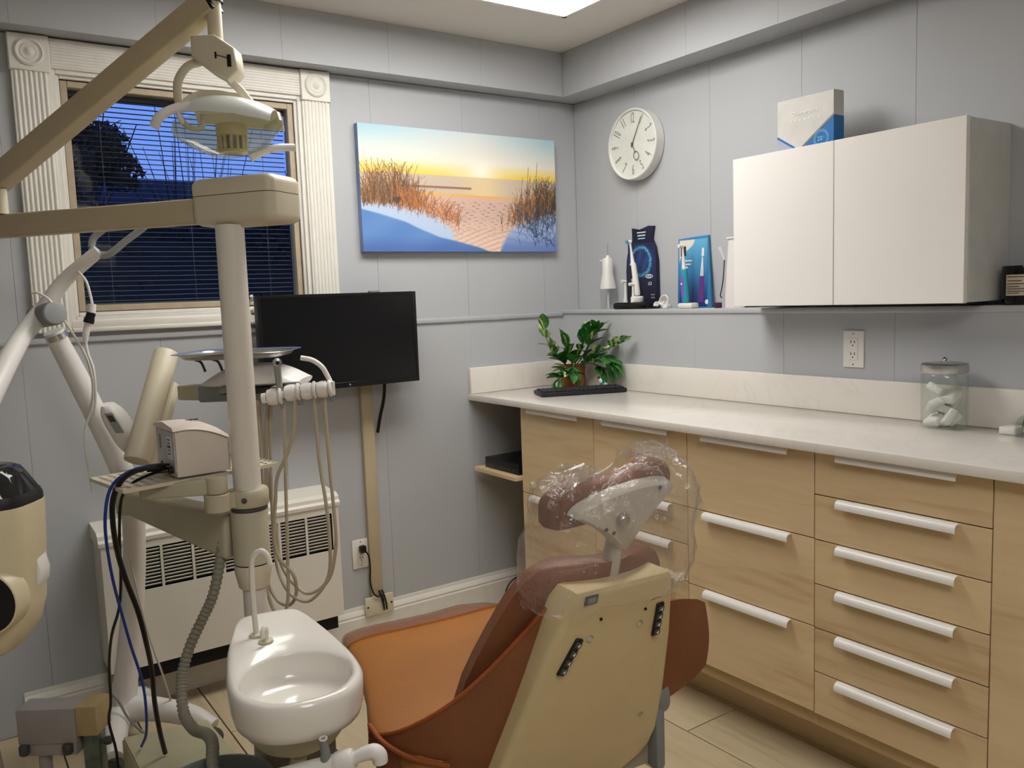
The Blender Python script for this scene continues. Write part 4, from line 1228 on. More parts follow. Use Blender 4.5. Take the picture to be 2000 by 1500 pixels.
for si, st in enumerate(stems):
    P_ = spline(st, 5)
    n_ = len(P_)
    for i in range(3, n_, 2 if si in (1, 2, 3, 5, 4) else 3):
        tdir = (P_[min(i + 1, n_ - 1)] - P_[i - 1]).normalized()
        for sgn in (-1, 1):
            side = tdir.cross(V((0, 0, 1))).normalized() * sgn
            d_ = tdir * lr.uniform(.3, .8) + side * lr.uniform(.2, .7) + V((0, 0, lr.uniform(-.1, .9 if si != 7 else .2)))
            p_ = P_[i]
            d_.normalize()
            tip = p_ + d_ * .065
            if tip.x > -.118 and tip.z < 1.03 or tip.x > -.10:
                d_.x = -abs(d_.x) * .3
            if tip.y > -.03:
                d_.y = -abs(d_.y)
            kind = lr.choice([0, 0, 4, 4, 1, 2]) if si not in (0, 6) else lr.choice([2, 3, 3, 0])
            put_leaf(p_, d_, kind, lr.uniform(-.5, .5), lr.uniform(.75, 1.1))
    put_leaf(P_[-1], (P_[-1] - P_[-3]).normalized() + V((0, 0, .3)), 2 if si in (0, 1, 6) else 0, lr.uniform(-.3, .3), .9)
for p_, d_, k_ in [((-.145, -.36, 1.02), (.02, -.7, -.55), 1), ((-.145, -.34, 1.01), (-.05, -.7, -.7), 1), ((-.148, -.37, 1.03), (0.02, -.9, -.35), 1), ((-.15, -.30, 1.0), (-.1, -.6, -.5), 1), ((-.205, -.19, 1.0), (-.1, -.2, -.95), 4), ((-.19, -.19, 1.0), (.0, -.5, -.7), 1),
                     ((-.16, -.21, 1.10), (.0, -.25, .95), 4), ((-.155, -.23, 1.10), (.02, .1, 1), 0), ((-.15, -.27, 1.12), (0, -.3, .9), 0), ((-.15, -.25, 1.12), (0, .25, .9), 2), ((-.21, -.165, 1.08), (-.2, 0, .95), 0), ((-.27, -.16, 1.07), (-.2, .1, .9), 2), ((-.325, -.165, 1.155), (-.1, 0, .99), 2), ((-.30, -.165, 1.10), (.25, 0, -.5), 4)]:
    put_leaf(p_, d_, k_, 0.0, 1.1)

# ------------------------------------------------------------------ dental chair (own axes: u right, v towards the feet, w up)
CH0 = V((-1.42, -1.65, 0))
CA = math.radians(5)
CF, CR = V((math.sin(CA), math.cos(CA), 0)), V((math.cos(CA), -math.sin(CA), 0))
def L(u, v, w):
    return CH0 + CR * u + CF * v + V((0, 0, w))
chair = thing('dental_chair', 'tan leather dental chair with beige back shell and bagged headrest', 'dental chair', CH0)
# seat cushion
def seat_ring(v, zc, hl, hr, th, n=40, p=4.0):
    out = []
    for k in range(n):
        t = 2 * math.pi * k / n
        a, b_ = math.cos(t), math.sin(t)
        x = math.copysign(abs(a) ** (2 / p), a)
        y = math.copysign(abs(b_) ** (2 / p), b_)
        u = x * (hr if x > 0 else hl)
        dip = -.012 * (1 - min(1, abs(x)) ** 2) * (1 if y > 0 else 0)
        out.append(L(u, v, zc + y * th + dip))
    return out
SV = [(-.01, .41, .24, .20, .02), (.0, .42, .29, .24, .04), (.03, .425, .318, .27, .042), (.10, .425, .345, .27, .042), (.17, .425, .350, .265, .042), (.24, .425, .335, .26, .042), (.33, .425, .305, .258, .042), (.45, .425, .275, .252, .042), (.54, .423, .262, .240, .042), (.60, .422, .255, .215, .042), (.65, .419, .247, .180, .042), (.69, .414, .235, .130, .038), (.712, .409, .21, .085, .030), (.722, .405, .16, .05, .015)]
B().loft([seat_ring(*q) for q in SV]).done('seat', m_tan, chair, angle=60)
# edge piping along the near side of the seat
B().tube([L(-.355, .17, .462), L(-.352, .11, .455), L(-.325, .04, .447), L(-.27, -.02, .44)], .005, 8).done('piping', m_piping, chair)
# clear cover over the foot end
m_cover = clear('foot_cover_film', (226, 196, 168), 0.12, 0.08, 0.12, bump=0.3, bscale=14)
B().loft([[p + V((0, 0, .002)) for p in seat_ring(v, z, a_ + .004, b_ + .004, t_ + .004)] for v, z, a_, b_, t_ in [(.600, .422, .255, .215, .042), (.65, .419, .247, .180, .042), (.69, .414, .236, .131, .038), (.713, .409, .212, .087, .031), (.725, .405, .163, .053, .017)]], cap=False).done('foot_cover', m_cover, chair, angle=60)
# backrest upholstery: a panel curving forward at both sides
def back_pt(s, w, front):
    hb = np.interp(w, [.44, .56, .64, .70, .75, .78, .805, .818], [.235, .235, .215, .195, .175, .158, .125, .07])
    v = -.055 - (w - .45) * .30 + .085 * abs(s) ** 2.2 * np.interp(w, [.44, .84], [1.5, .6])
    th = .055 * (1 - .35 * abs(s) ** 6)
    if front:
        v += th
        hb *= .96
    u0 = .012
    return L(u0 + s * hb, v, w)
ss = np.linspace(-1, 1, 21)
ws = [.40, .46, .52, .58, .63, .68, .72, .755, .785, .805, .815]
B().loft([[back_pt(s, w, False) for s in ss] + [back_pt(s, w, True) for s in ss[::-1]] for w in ws]).done('backrest', m_tand, chair, angle=50)
# beige back shell
def shell_v(w):
    return -.068 - (w - .45) * .36
def shell_ring(dv, inset=0.0):
    pts = [(-.225 + inset, .28), (-.185 + inset * .9, .46), (-.145 + inset * .8, .62), (-.110 + inset * .7, .765 - inset), (-.095 + inset * .6, .785 - inset), (.112 - inset * .6, .785 - inset), (.125 - inset * .7, .770 - inset), (.155 - inset * .8, .64), (.178 - inset * .9, .50), (.188 - inset, .40), (.180 - inset, .365), (.165 - inset, .335 + inset), (.10, .30 + inset), (-.20 + inset, .26 + inset)]
    return [L(u, shell_v(w) + dv, w) for u, w in pts]
B().loft([shell_ring(.055), shell_ring(.004), shell_ring(-.004, .003), shell_ring(-.010, .010), shell_ring(-.012, .018)]).done('back_shell', mat('shell_beige', (206, 186, 142), 0.4, var=.03), chair, angle=30)
def on_shell(u, w, d=-.0125):
    return L(u, shell_v(w) + d, w)
sn = (CF * -1 + V((0, 0, -.36))).normalized()      # outward normal of the shell
su = V((0, 0, 1)) + CF * -.36
su.normalize()
def strip(u0, w0, u1, w1, label):
    a, b_ = on_shell(u0, w0), on_shell(u1, w1)
    d = (b_ - a).normalized()
    s = d.cross(sn).normalized()
    o = B().obox((a + b_) / 2 + sn * .002, (d, s, sn), ((b_ - a).length / 2, .0085, .003), .0015, 1).done('adjust_strip', m_black, chair)
    for i in range(4):
        p = a + (b_ - a) * (.14 + .24 * i)
        B().obox(p + sn * .006, (d, s, sn), (.006, .0065, .002), .001, 1).done('tab', m_dgrey, o)
        B().prism([p + sn * .0082 - s * .0035, p + sn * .0082 + d * .004 + s * .002, p + sn * .0082 - d * .004 + s * .002], sn * .0004).done('arrow_mark', m_wink, o)
strip(-.103, .620, -.074, .690, '')
strip(.107, .650, .101, .722, '')
B().obox(on_shell(-.066, .768) + sn * .001, (CR, su, sn), (.014, .010, .0012), .001, 1).done('badge', m_black, chair)
B().obox(on_shell(-.066, .768) + sn * .0026, (CR, su, sn), (.008, .0055, .0004)).done('badge_print', mat('grey_ink', (128, 132, 150), 0.5), chair)
for u, w, r_, mm in ((-.050, .683, .0075, m_chrome), (.062, .686, .0075, m_chrome), (-.034, .720, .003, m_dark), (.068, .716, .003, m_dark), (.125, .455, .006, m_steel)):
    p = on_shell(u, w)
    B().lathe([(r_, -.001), (r_, .001), (r_ * .6, .0028), (.0005, .003)], p, sn, 14).done('screw', mm, chair)
# right arm wing
def wing(pts_edge, thick, m, name='arm_wing'):
    B().sheet(pts_edge, thick).done(name, m, chair, angle=60)
g = []
for s in np.linspace(0, 1, 9):
    u = .12 + .265 * s
    v = -.06 + .05 * s * s + .02
    top = np.interp(s, [0, .3, .6, .85, 1], [.655, .652, .642, .624, .602])
    bot = np.interp(s, [0, .3, .8, 1], [.425, .43, .445, .455])
    g.append([L(u, v - .012 * math.sin(q * math.pi), bot + (top - bot) * q) for q in np.linspace(0, 1, 9)])
wing(g, .03, m_tand)
# left sling: leather side running from the back down to the seat corner
top_e = spline([L(-.115, -.125, .742), L(-.155, -.10, .69), L(-.205, -.065, .625), L(-.262, -.02, .560), L(-.315, .05, .500), L(-.345, .12, .462), L(-.352, .18, .448)], 3)
bot_e = spline([L(-.20, .045, .22), L(-.235, .052, .22), L(-.262, .062, .22), L(-.29, .078, .24), L(-.32, .105, .28), L(-.338, .142, .33), L(-.345, .18, .38)], 3)
g = [[a + (b_ - a) * q + (CR * -.012 + CF * -.012) * math.sin(q * math.pi) for q in np.linspace(0, 1, 9)] for a, b_ in zip(top_e, bot_e)]
wing(g, .012, m_tand, 'side_sling')
B().tube(top_e, .0042, 8, 1).done('sling_edge', m_piping, chair)
# headrest
HT = math.radians(16)
HN = (CF * math.cos(HT) + V((0, 0, math.sin(HT)))).normalized()
HU = (CR + V((0, 0, .11))).normalized()
HV = HN.cross(HU)
if HV.z < 0:
    HV = -HV
HC = L(.008, -.175, .935)
def hring(d, sc, bend=1.0):
    out = []
    for k in range(40):
        t = 2 * math.pi * k / 40
        a, b_ = math.cos(t), math.sin(t)
        x = math.copysign(abs(a) ** .75, a) * .142 * sc
        y = math.copysign(abs(b_) ** .75, b_) * (.048 if b_ > 0 else .034) * sc - (0 if b_ > 0 else .022 * sc * max(0, -a) ** 2) - (.014 * math.cos(x * 22) if b_ > 0 else 0) * (abs(x) < .09)
        dd = d + .9 * x * x * bend
        out.append(HC + HU * x + HV * y + HN * dd)
    return out
B().loft([hring(-.012, .80), hring(-.008, .93), hring(.008, 1.0), hring(.024, .99), hring(.033, .92), hring(.037, .75), hring(.034, .4), hring(.032, .05)]).done('headrest', m_tand, chair, angle=60)
m_hplate = mat('grey_headrest_plate', (196, 190, 178), 0.4)
pl_ = []
for d, sc in ((-.011, 1.0), (-.030, .96), (-.036, .86)):
    ring = []
    for k in range(32):
        t = 2 * math.pi * k / 32
        a, b_ = math.cos(t), math.sin(t)
        x = (.114 * a) * sc + .004
        y = (.034 * b_ if b_ > 0 else .098 * b_ * (1 - .45 * a * a)) * sc
        if b_ < 0:
            x = .004 + (x - .004) * (1 + .62 * b_)
        ring.append(HC + HU * x + HV * y + HN * (d + .5 * x * x))
    pl_.append(ring)
B().loft(pl_).done('headrest_plate', m_hplate, chair, angle=40)
kp = HC + HN * -.036 + HV * -.022 + HU * -.012
B().lathe([(.013, 0), (.013, .006), (.010, .010), (.004, .011)], kp, -HN, 14).done('lock_knob', m_steel, chair)
for x, y in ((-.045, -.034), (-.028, -.046), (.072, .018)):
    B().lathe([(.004, 0), (.004, .002), (.002, .003)], HC + HN * -.034 + HU * x + HV * y, -HN, 10).done('screw', m_dgrey, chair)
B().tube([HC + HN * -.030 + HV * -.070 + HU * .0, L(.012, -.165, .860), L(.012, -.150, .815), L(.012, -.135, .77)], [.019, .019, .021, .022], 12, 4, flat=.6).done('headrest_stem', m_hplate, chair)
# clear bag over headrest and top of the back
def bag():
    r = random.Random(3)
    n = 56
    rings = []
    levels = [(.745, .155, .075, -.130), (.755, .168, .085, -.130), (.79, .170, .090, -.135), (.83, .168, .092, -.145), (.87, .163, .092, -.155), (.91, .160, .095, -.165), (.94, .156, .088, -.168), (.962, .150, .072, -.168), (.978, .120, .050, -.165), (.984, .05, .025, -.162)]
    for li, (w, hu, hv, vc) in enumerate(levels):
        ring = []
        for k in range(n):
            t = 2 * math.pi * k / n
            a, b_ = math.cos(t), math.sin(t)
            wr = 1 + (.030 * math.sin(5 * t + li * 1.9) + .022 * math.sin(11 * t - li * 2.7) + r.uniform(-.03, .03))
            u = math.copysign(abs(a) ** .6, a) * hu * wr
            v = math.copysign(abs(b_) ** .6, b_) * hv * wr
            z = w + r.uniform(-.006, .006)
            if li >= 7:
                z += .030 * max(0, a) + .012 * math.sin(7 * t) + r.uniform(-.006, .008)
            ring.append(L(.008 + u, vc + v, z))
        rings.append(ring)
    return rings
m_bag = clear('clear_film', (250, 248, 246), 0.10, 0.07, 0.075, bump=0.8, bscale=24, fres=0.45)
bg_ = tag(B().loft(bag(), cap=False).done('plastic_bag', m_bag, angle=14), 'crinkled clear plastic bag pulled over the dental chair headrest', 'plastic bag')
b = B()
pk = L(.075, -.15, 1.035)
for i in range(7):
    a = i * .9
    p = [L(.03 + .016 * i, -.16 + .02 * math.sin(a), .982), L(.055 + .016 * i, -.15 + .02 * math.cos(a), .980 + .004 * i), L(.045 + .017 * i, -.155, 1.0 + .006 * i + .012 * math.sin(a * 2))]
    b.bm.faces.new([b.bm.verts.new(q) for q in p])
bt = b.done('crumpled_top', m_bag, bg_)
# under the seat: casting, base plate
m_base = mat('chair_base_paint', (150, 142, 122), 0.5)
b = B()
b.loft([[L(u, v, z) for u, v in ((-.20 * s, -.02), (.20 * s, -.02), (.20 * s, .52), (-.20 * s, .52))] for z, s in ((.30, 1.0), (.382, 1.08))])
b.done('seat_casting', m_base, chair)
B().obox(L(0, .22, .19), (CR, CF, (0, 0, 1)), (.13, .16, .115), .02).done('lift_column', m_base, chair)
B().obox(L(0, .25, .036), (CR, CF, (0, 0, 1)), (.21, .38, .036), .02).done('base_plate', m_base, chair)
B().obox(L(-.235, .30, .30), (CR, CF, (0, 0, 1)), (.03, .16, .03), .012).done('side_cover', m_base, chair)
o = B().lathe([(.040, 0), (.044, .004), (.044, .03), (.038, .034)], L(.205, .0, .44), CR, 24).done('pivot_cover', m_grey, chair)
B().obox(L(.205, -.02, .36), (CR, CF, (0, 0, 1)), (.014, .03, .07), .012).done('arm_bracket', m_grey, chair)

# ------------------------------------------------------------------ dental unit post
PX, PYY = -1.84, -1.03
up_ = thing('unit_post', 'white steel post of the dental unit with beige swivel sleeve', 'post', (PX, PYY, 0))
B().cyl((PX, PYY, 0.883), (PX, PYY, 1.478), .031, 32).done('upper_post', m_enamel, up_)
o = B().lathe([(.044, .846), (.046, .849), (.046, .879), (.043, .884), (.0315, .884)], (PX, PYY, 0), n=36).done('collar', m_olive, up_)
cdir = (V((CAM.x, CAM.y, 0)) - V((PX, PYY, 0))).normalized()
B().lathe([(.0065, 0), (.0065, .006), (.004, .007)], V((PX, PYY, .865)) + (cdir + V((-.25, 0, 0))).normalized() * .042, cdir, 12).done('set_screw', m_dgrey, o)
B().lathe([(.032, .834), (.040, .836), (.040, .846), (.030, .848)], (PX, PYY, 0), n=36).done('bearing_ring', m_dgrey, up_)
sl_ = B().lathe([(.036, .712), (.0415, .7125), (.0415, .828), (.039, .834), (.03, .836)], (PX, PYY, 0), n=36).done('sleeve', m_olive, up_)
B().lathe([(.0405, .7095), (.0405, .712)], (PX, PYY, 0), n=36).done('sleeve_joint', m_dark, up_)
B().lathe([(.028, .650), (.034, .655), (.040, .685), (.0415, .692), (.0415, .7095), (.03, .7095)], (PX, PYY, 0), n=36).done('lower_collar', m_cream, up_)
B().cyl((PX, PYY, .03), (PX, PYY, .665), .0265, 28).done('lower_post', m_enamel, up_)
B().lathe([(.055, 0), (.055, .012), (.05, .02), (.03, .032)], (PX, PYY, 0), n=32).done('foot', m_olive, up_)
# clamp block carrying the shelf bracket
ck1 = V((PX, PYY, .868)) + V((-.075, -.022, 0))
B().lathe([(.026, -.020), (.028, -.018), (.028, .018), (.026, .020)], ck1, (0, 0, 1), 24).done('clamp_block', m_olive, up_)
B().beam(ck1 + V((.0, 0, 0)), V((PX, PYY, .868)), .03, .034).done('clamp_arm', m_olive, up_)
# perforated shelf with its bracket
sf = thing('perforated_shelf', 'perforated beige metal shelf bracketed to the unit post', 'shelf', (-1.95, -.93, .92))
SZ = .922
q00, q10, q11, q01 = V((-2.100, -1.030, SZ)), V((-1.745, -.972, SZ)), V((-1.780, -.76, SZ)), V((-2.135, -.83, SZ))
def shelf_pt(s, t, dz=0):
    return (q00 * (1 - s) + q10 * s) * (1 - t) + (q01 * (1 - s) + q11 * s) * t + V((0, 0, dz))
b = B()
ns, ntt = 34, 22
vv = [[(b.bm.verts.new(shelf_pt(i / ns, j / ntt)), b.bm.verts.new(shelf_pt(i / ns, j / ntt, -.0016))) for j in range(ntt + 1)] for i in range(ns + 1)]
def hole(i, j):
    return i % 2 == 1 and j % 2 == 1
for i in range(ns):
    for j in range(ntt):
        if hole(i, j):
            continue
        for side in (0, 1):
            q = [vv[i][j][side], vv[i + 1][j][side], vv[i + 1][j + 1][side], vv[i][j + 1][side]]
            b.bm.faces.new(q if side == 0 else q[::-1])
o = b.done('shelf_plate', m_cream, sf)
b = B()
for a_, b2 in ((q00, q10), (q01, q11), (q00, q01), (q10, q11)):
    b.beam(a_ + V((0, 0, -.004)), b2 + V((0, 0, -.004)), .003, .008)
b.done('rolled_edge', m_cream, sf)
B().beam(ck1 + V((0, 0, .038)), shelf_pt(.16, .30, -.026), .034, .036, .026, .03, .005).done('bracket', m_olive, sf)
B().cyl(ck1 + V((0, 0, .021)), ck1 + V((0, 0, .058)), .0235, 20, bevel=.003).done('bracket_pivot', m_olive, sf)
# boxy electronic unit on the shelf
dv_ = thing('electronics_box', 'off white electronic unit with cables plugged in on the perforated shelf', 'electronic unit', (-1.93, -.97, SZ))
m_dev = mat('device_plastic', (218, 206, 194), 0.4, var=0.02)
da = (V((-1.872, -1.062, 0)) - V((-1.972, -1.068, 0))).normalized()
db = V((-da.y, da.x, 0))
d0 = V((-1.985, -1.013, SZ + .0015))
def D(a, b_, z):
    return d0 + da * a + db * b_ + V((0, 0, z))
Ld, Wd = .118, .145
rings = []
for a in np.linspace(0, 1, 13):
    zt = .118 - .030 * a ** 2 + .004 * math.sin(a * 3)
    in_ = .004
    x = a * Ld
    rings.append([D(x, .002, .004), D(x, Wd - .002, .004), D(x, Wd, zt * .75), D(x, Wd - .006, zt - .010), D(x, Wd * .5, zt), D(x, .006, zt - .010), D(x, 0, zt * .75)])
B().loft(rings).done('housing', m_dev, dv_, angle=45)
lid = []
for a in np.linspace(-.04, 1.0, 14):
    zt = .119 - .030 * max(0, a) ** 2 + .004 * math.sin(a * 3)
    x = a * Ld
    lid.append([D(x, -.003, zt - .012), D(x, Wd + .003, zt - .012), D(x, Wd - .005, zt - .004), D(x, Wd * .5, zt + .004), D(x, .005, zt - .004)])
B().loft(lid).done('lid', m_dev, dv_, angle=45)
B().obox(D(-.001, Wd * .5, .058), (db, (0, 0, 1), da), (Wd * .45, .045, .001)).done('rear_panel', mat('rear_panel', (196, 190, 184), 0.5), dv_)
m_wht = mat('white_ink', (224, 226, 230), 0.5)
lb = B().obox(D(-.0025, Wd * .28, .066), (db, (0, 0, 1), da), (.016, .026, .0004)).done('rating_label', m_wht, dv_)
for i in range(5):
    B().obox(D(-.0032, Wd * .28, .085 - i * .008), (db, (0, 0, 1), da), (.011 - .002 * (i % 2), .0012 if i != 2 else .003, .0003)).done('text_line', m_dgrey, lb)
B().obox(D(-.0025, Wd * .75, .075), (db, (0, 0, 1), da), (.007, .016, .0006), .0004, 1).done('handle_recess', m_grey, dv_)
text('TRANS', .015, m_dgrey, dv_, D(.050, Wd * .45, .1205), da, db, depth=.0012)
for i, (y, z) in enumerate(((.105, .022), (.055, .022), (.028, .018))):
    B().cyl(D(-.001, y, z), D(-.012 if i else -.004, y, z), .008, 12).done('socket', m_black, dv_)
def cable(name, pts, r, m, label, n=8):
    return tag(B().tube(pts, r, n, 4).done(name, m), label, 'cable', 'cables hanging from the electronic unit')
cable('thick_cable', [D(-.012, .055, .022), (-2.021, -1.004, .958), (-2.063, -1.001, .955), (-2.093, -.994, .939), (-2.111, -.974, .900), (-2.114, -.954, .851), (-2.106, -.921, .773), (-2.089, -.894, .691), (-2.064, -.861, .603), (-2.047, -.835, .515), (-2.030, -.786, .417), (-2.026, -.764, .328), (-2.016, -.745, .236), (-2.003, -.72, .165)], .0062, m_black, 'thickest black cable dropping from the electronic unit to the floor')
cable('blue_cable', [D(-.010, .065, .022), (-2.042, -1.002, .961), (-2.087, -.991, .949), (-2.116, -.969, .916), (-2.128, -.955, .859), (-2.125, -.918, .788), (-2.113, -.877, .692), (-2.097, -.837, .611), (-2.074, -.794, .497), (-2.050, -.750, .396), (-2.041, -.730, .319), (-2.039, -.695, .222), (-2.045, -.644, .164)], .0036, mat('blue_cable', (28, 62, 150), 0.4), 'blue cable dropping beside the thick black one')
cable('thin_cable', [D(-.012, .028, .018), (-2.028, -.978, .939), (-2.071, -.963, .920), (-2.091, -.941, .885), (-2.096, -.911, .804), (-2.094, -.866, .685), (-2.096, -.815, .598), (-2.109, -.766, .523), (-2.112, -.703, .424), (-2.108, -.648, .308), (-2.111, -.606, .237), (-2.096, -.58, .136), (-2.092, -.543, .012)], .0036, m_black, 'thin black cable dropping left of the blue one')
B().tube([D(-.004, .05, .022), D(-.05, .053, .026)], .009, 10, 1).done('plug', m_black, dv_)

# ------------------------------------------------------------------ delivery unit: arms, instrument head
du = thing('delivery_unit', 'beige jointed arm carrying the white instrument head', 'delivery unit', (PX, PYY, .70))
A1 = V((-2.012, -.575, .803))
B().beam((PX - .025, PYY + .03, .772), A1, .062, .108, .05, .062, .010).done('lower_arm', m_olive, du)
B().cyl(A1 + V((0, 0, -.034)), A1 + V((0, 0, .075)), .034, 24, bevel=.004).done('elbow', m_olive, du)
C0, C1 = V((-1.990, -.590, .905)), V((-1.868, -.470, 1.178))
B().cyl(C0, C1, .033, 28, bevel=.004).done('flex_arm', m_cream, du)
offv = V((.045, .05, -.045))
B().beam(C0 + offv, C1 + offv * .9 + V((-.02, -.02, -.05)), .022, .028, bevel=.004).done('parallel_rod', m_cream, du)
hdir = V((.82, -.572, 0))
hn = V((-.572, -.82, 0))          # towards the viewer
Hc = V((-1.715, -.700, 1.10))
B().beam(C1 + V((.03, -.02, -.112)), Hc + hdir * .10 + V((0, 0, -.035)), .05, .042, bevel=.006).done('cross_arm', m_olive, du)
b = B()
rings = []
for s in np.linspace(-1, 1, 17):
    hw = .098 * (1 - .25 * abs(s) ** 3)
    ht_ = .044 * (1 - abs(s) ** 2.6) + .004
    c_ = Hc + hdir * (s * .128 + .022) + V((0, 0, .0))
    rings.append([c_ + hn * (math.cos(t) * hw) + V((0, 0, (ht_ if math.sin(t) > 0 else .012) * math.sin(t))) for t in np.linspace(0, 2 * math.pi, 25)[:-1]])
B().loft(rings).done('head_cover', m_white, du, angle=50)
B().obox(Hc + V((0, 0, -.025)), (hdir, hn, (0, 0, 1)), (.115, .07, .022), .006).done('head_body', m_grey, du)
B().obox(Hc + hn * .085 + hdir * .05 + V((0, 0, -.018)), (hdir, hn, (0, 0, 1)), (.10, .012, .008), .003).done('holder_rail', m_blacks, du)
for s in (-.03, .10):
    B().tube([Hc + hn * .05 + hdir * s + V((0, 0, -.012)), Hc + hn * .135 + hdir * s + V((0, 0, -.012))], .008, 10, 1).done('holder_strut', m_grey, du)
for s in (-.105, -.06):
    B().tube([Hc + hdir * s + hn * .03 + V((0, 0, .03)), Hc + hdir * (s - .01) + hn * .03 + V((0, 0, .055)), Hc + hdir * (s - .025) + hn * .03 + V((0, 0, .062))], .0035, 8).done('tray_hook', m_dgrey, du)
# steel tray
tr = thing('instrument_tray', 'shallow stainless steel tray above the instrument head', 'tray', Hc + V((0, 0, .062)))
Tc = Hc + hdir * -.025 + V((0, 0, .064))
def tring(hx, hy, z, n=40, p=5):
    return [Tc + hdir * (math.copysign(abs(math.cos(t)) ** (2 / p), math.cos(t)) * hx) + hn * (math.copysign(abs(math.sin(t)) ** (2 / p), math.sin(t)) * hy) + V((0, 0, z)) for t in np.linspace(0, 2 * math.pi, n + 1)[:-1]]
B().loft([tring(.118, .095, .0), tring(.126, .102, .002), tring(.136, .112, .014), tring(.150, .126, .0165), tring(.151, .127, .0155), tring(.136, .112, .0125), tring(.125, .101, .0035), tring(.05, .04, .0025)]).done('pan', m_steel, tr, angle=30)
# instrument holders and hand pieces
hold = [V((-1.706, -.870, 1.070)), V((-1.668, -.893, 1.078)), V((-1.634, -.916, 1.081)), V((-1.601, -.937, 1.084))]
hax = (hold[3] - hold[0]).normalized()
for i, p in enumerate(hold):
    o = B().lathe([(.010, -.022), (.019, -.019), (.0215, -.008), (.0205, .004), (.013, .010), (.012, .012)], p, hax, 20).done('holder', m_white, du)
    B().lathe([(.021, 0), (.0225, .002), (.0225, .005), (.019, .008)], p + hax * .010, hax, 20).done('holder_flange', m_white, o)
    B().lathe([(.013, 0), (.013, .012)], p + hax * -.034, hax, 12).done('holder_neck', m_white, o)
m_hp = mat('handpiece_metal', (168, 168, 166), 0.3, metal=0.9)
tubes = {
    0: [(-1.689, -.880, 1.055), (-1.699, -.891, .918), (-1.707, -.900, .805), (-1.716, -.911, .665), (-1.726, -.920, .560), (-1.738, -.905, .520), (-1.752, -.870, .54), (-1.755, -.84, .64), (-1.73, -.80, .85), (-1.72, -.77, 1.06)],
    1: [(-1.666, -.895, 1.058), (-1.675, -.899, .984), (-1.693, -.894, .928), (-1.719, -.883, .870), (-1.729, -.884, .806), (-1.740, -.888, .721), (-1.734, -.898, .665), (-1.709, -.921, .626), (-1.699, -.910, .571), (-1.706, -.874, .530), (-1.723, -.825, .535), (-1.739, -.805, .603), (-1.725, -.795, .762), (-1.708, -.782, .948), (-1.693, -.779, 1.061)],
    2: [(-1.625, -.923, 1.064), (-1.629, -.939, .915), (-1.625, -.956, .802), (-1.625, -.966, .727), (-1.630, -.973, .643), (-1.646, -.968, .594), (-1.679, -.939, .552), (-1.711, -.902, .567), (-1.724, -.863, .613), (-1.722, -.831, .689), (-1.708, -.798, .828), (-1.698, -.788, .961), (-1.687, -.783, 1.06)],
    3: [(-1.598, -.917, 1.064), (-1.602, -.940, .870), (-1.603, -.954, .751), (-1.607, -.960, .683), (-1.628, -.956, .603), (-1.665, -.922, .565), (-1.689, -.892, .577), (-1.711, -.846, .630), (-1.708, -.812, .717), (-1.716, -.780, .922), (-1.715, -.764, 1.055)],
}
labs = ['grey metal air syringe in the leftmost instrument holder', 'second hose from the left hanging from the instrument holders', 'third hose from the left hanging from the instrument holders', 'white curved suction tip in the rightmost instrument holder']
for i in range(4):
    h = thing('handpiece', labs[i], 'handpiece', hold[i], 'dental handpieces on the instrument head')
    B().tube(tubes[i], .0045, 8, 5).done('hose', m_tubing, h)
    p = hold[i] + hax * .016
    B().cyl(p + V((0, 0, -.034)), p + V((0, 0, -.016)), .0062, 12).done('hose_nut', m_grey, h)
    B().cyl(p + V((0, 0, -.018)), p + V((0, 0, .016)), .0085, 12).done('grip', m_white if i else m_hp, h)
    if i == 0:
        q_ = hold[0] + hax * .012
        B().tube([q_ + V((0, 0, .01)), q_ + V((-.002, 0, .04)), q_ + V((-.004, -.0, .078))], [.0075, .0085, .0092], 14).done('barrel', m_hp, h)
        B().lathe([(.009, -.012), (.011, -.010), (.011, .010), (.006, .012)], q_ + V((-.004, -.004, .084)), cdir, 16).done('head', m_hp, h)
        B().lathe([(.005, .0121), (.003, .014)], q_ + V((-.004, -.004, .084)), cdir, 12).done('head_bore', m_dark, h)
    if i == 3:
        B().tube([p + V((0, 0, .01)), (-1.594, -.937, 1.118), (-1.604, -.930, 1.140), (-1.622, -.916, 1.157), (-1.645, -.899, 1.164)], .0062, 12, 5).done('suction_tip', m_white, h)

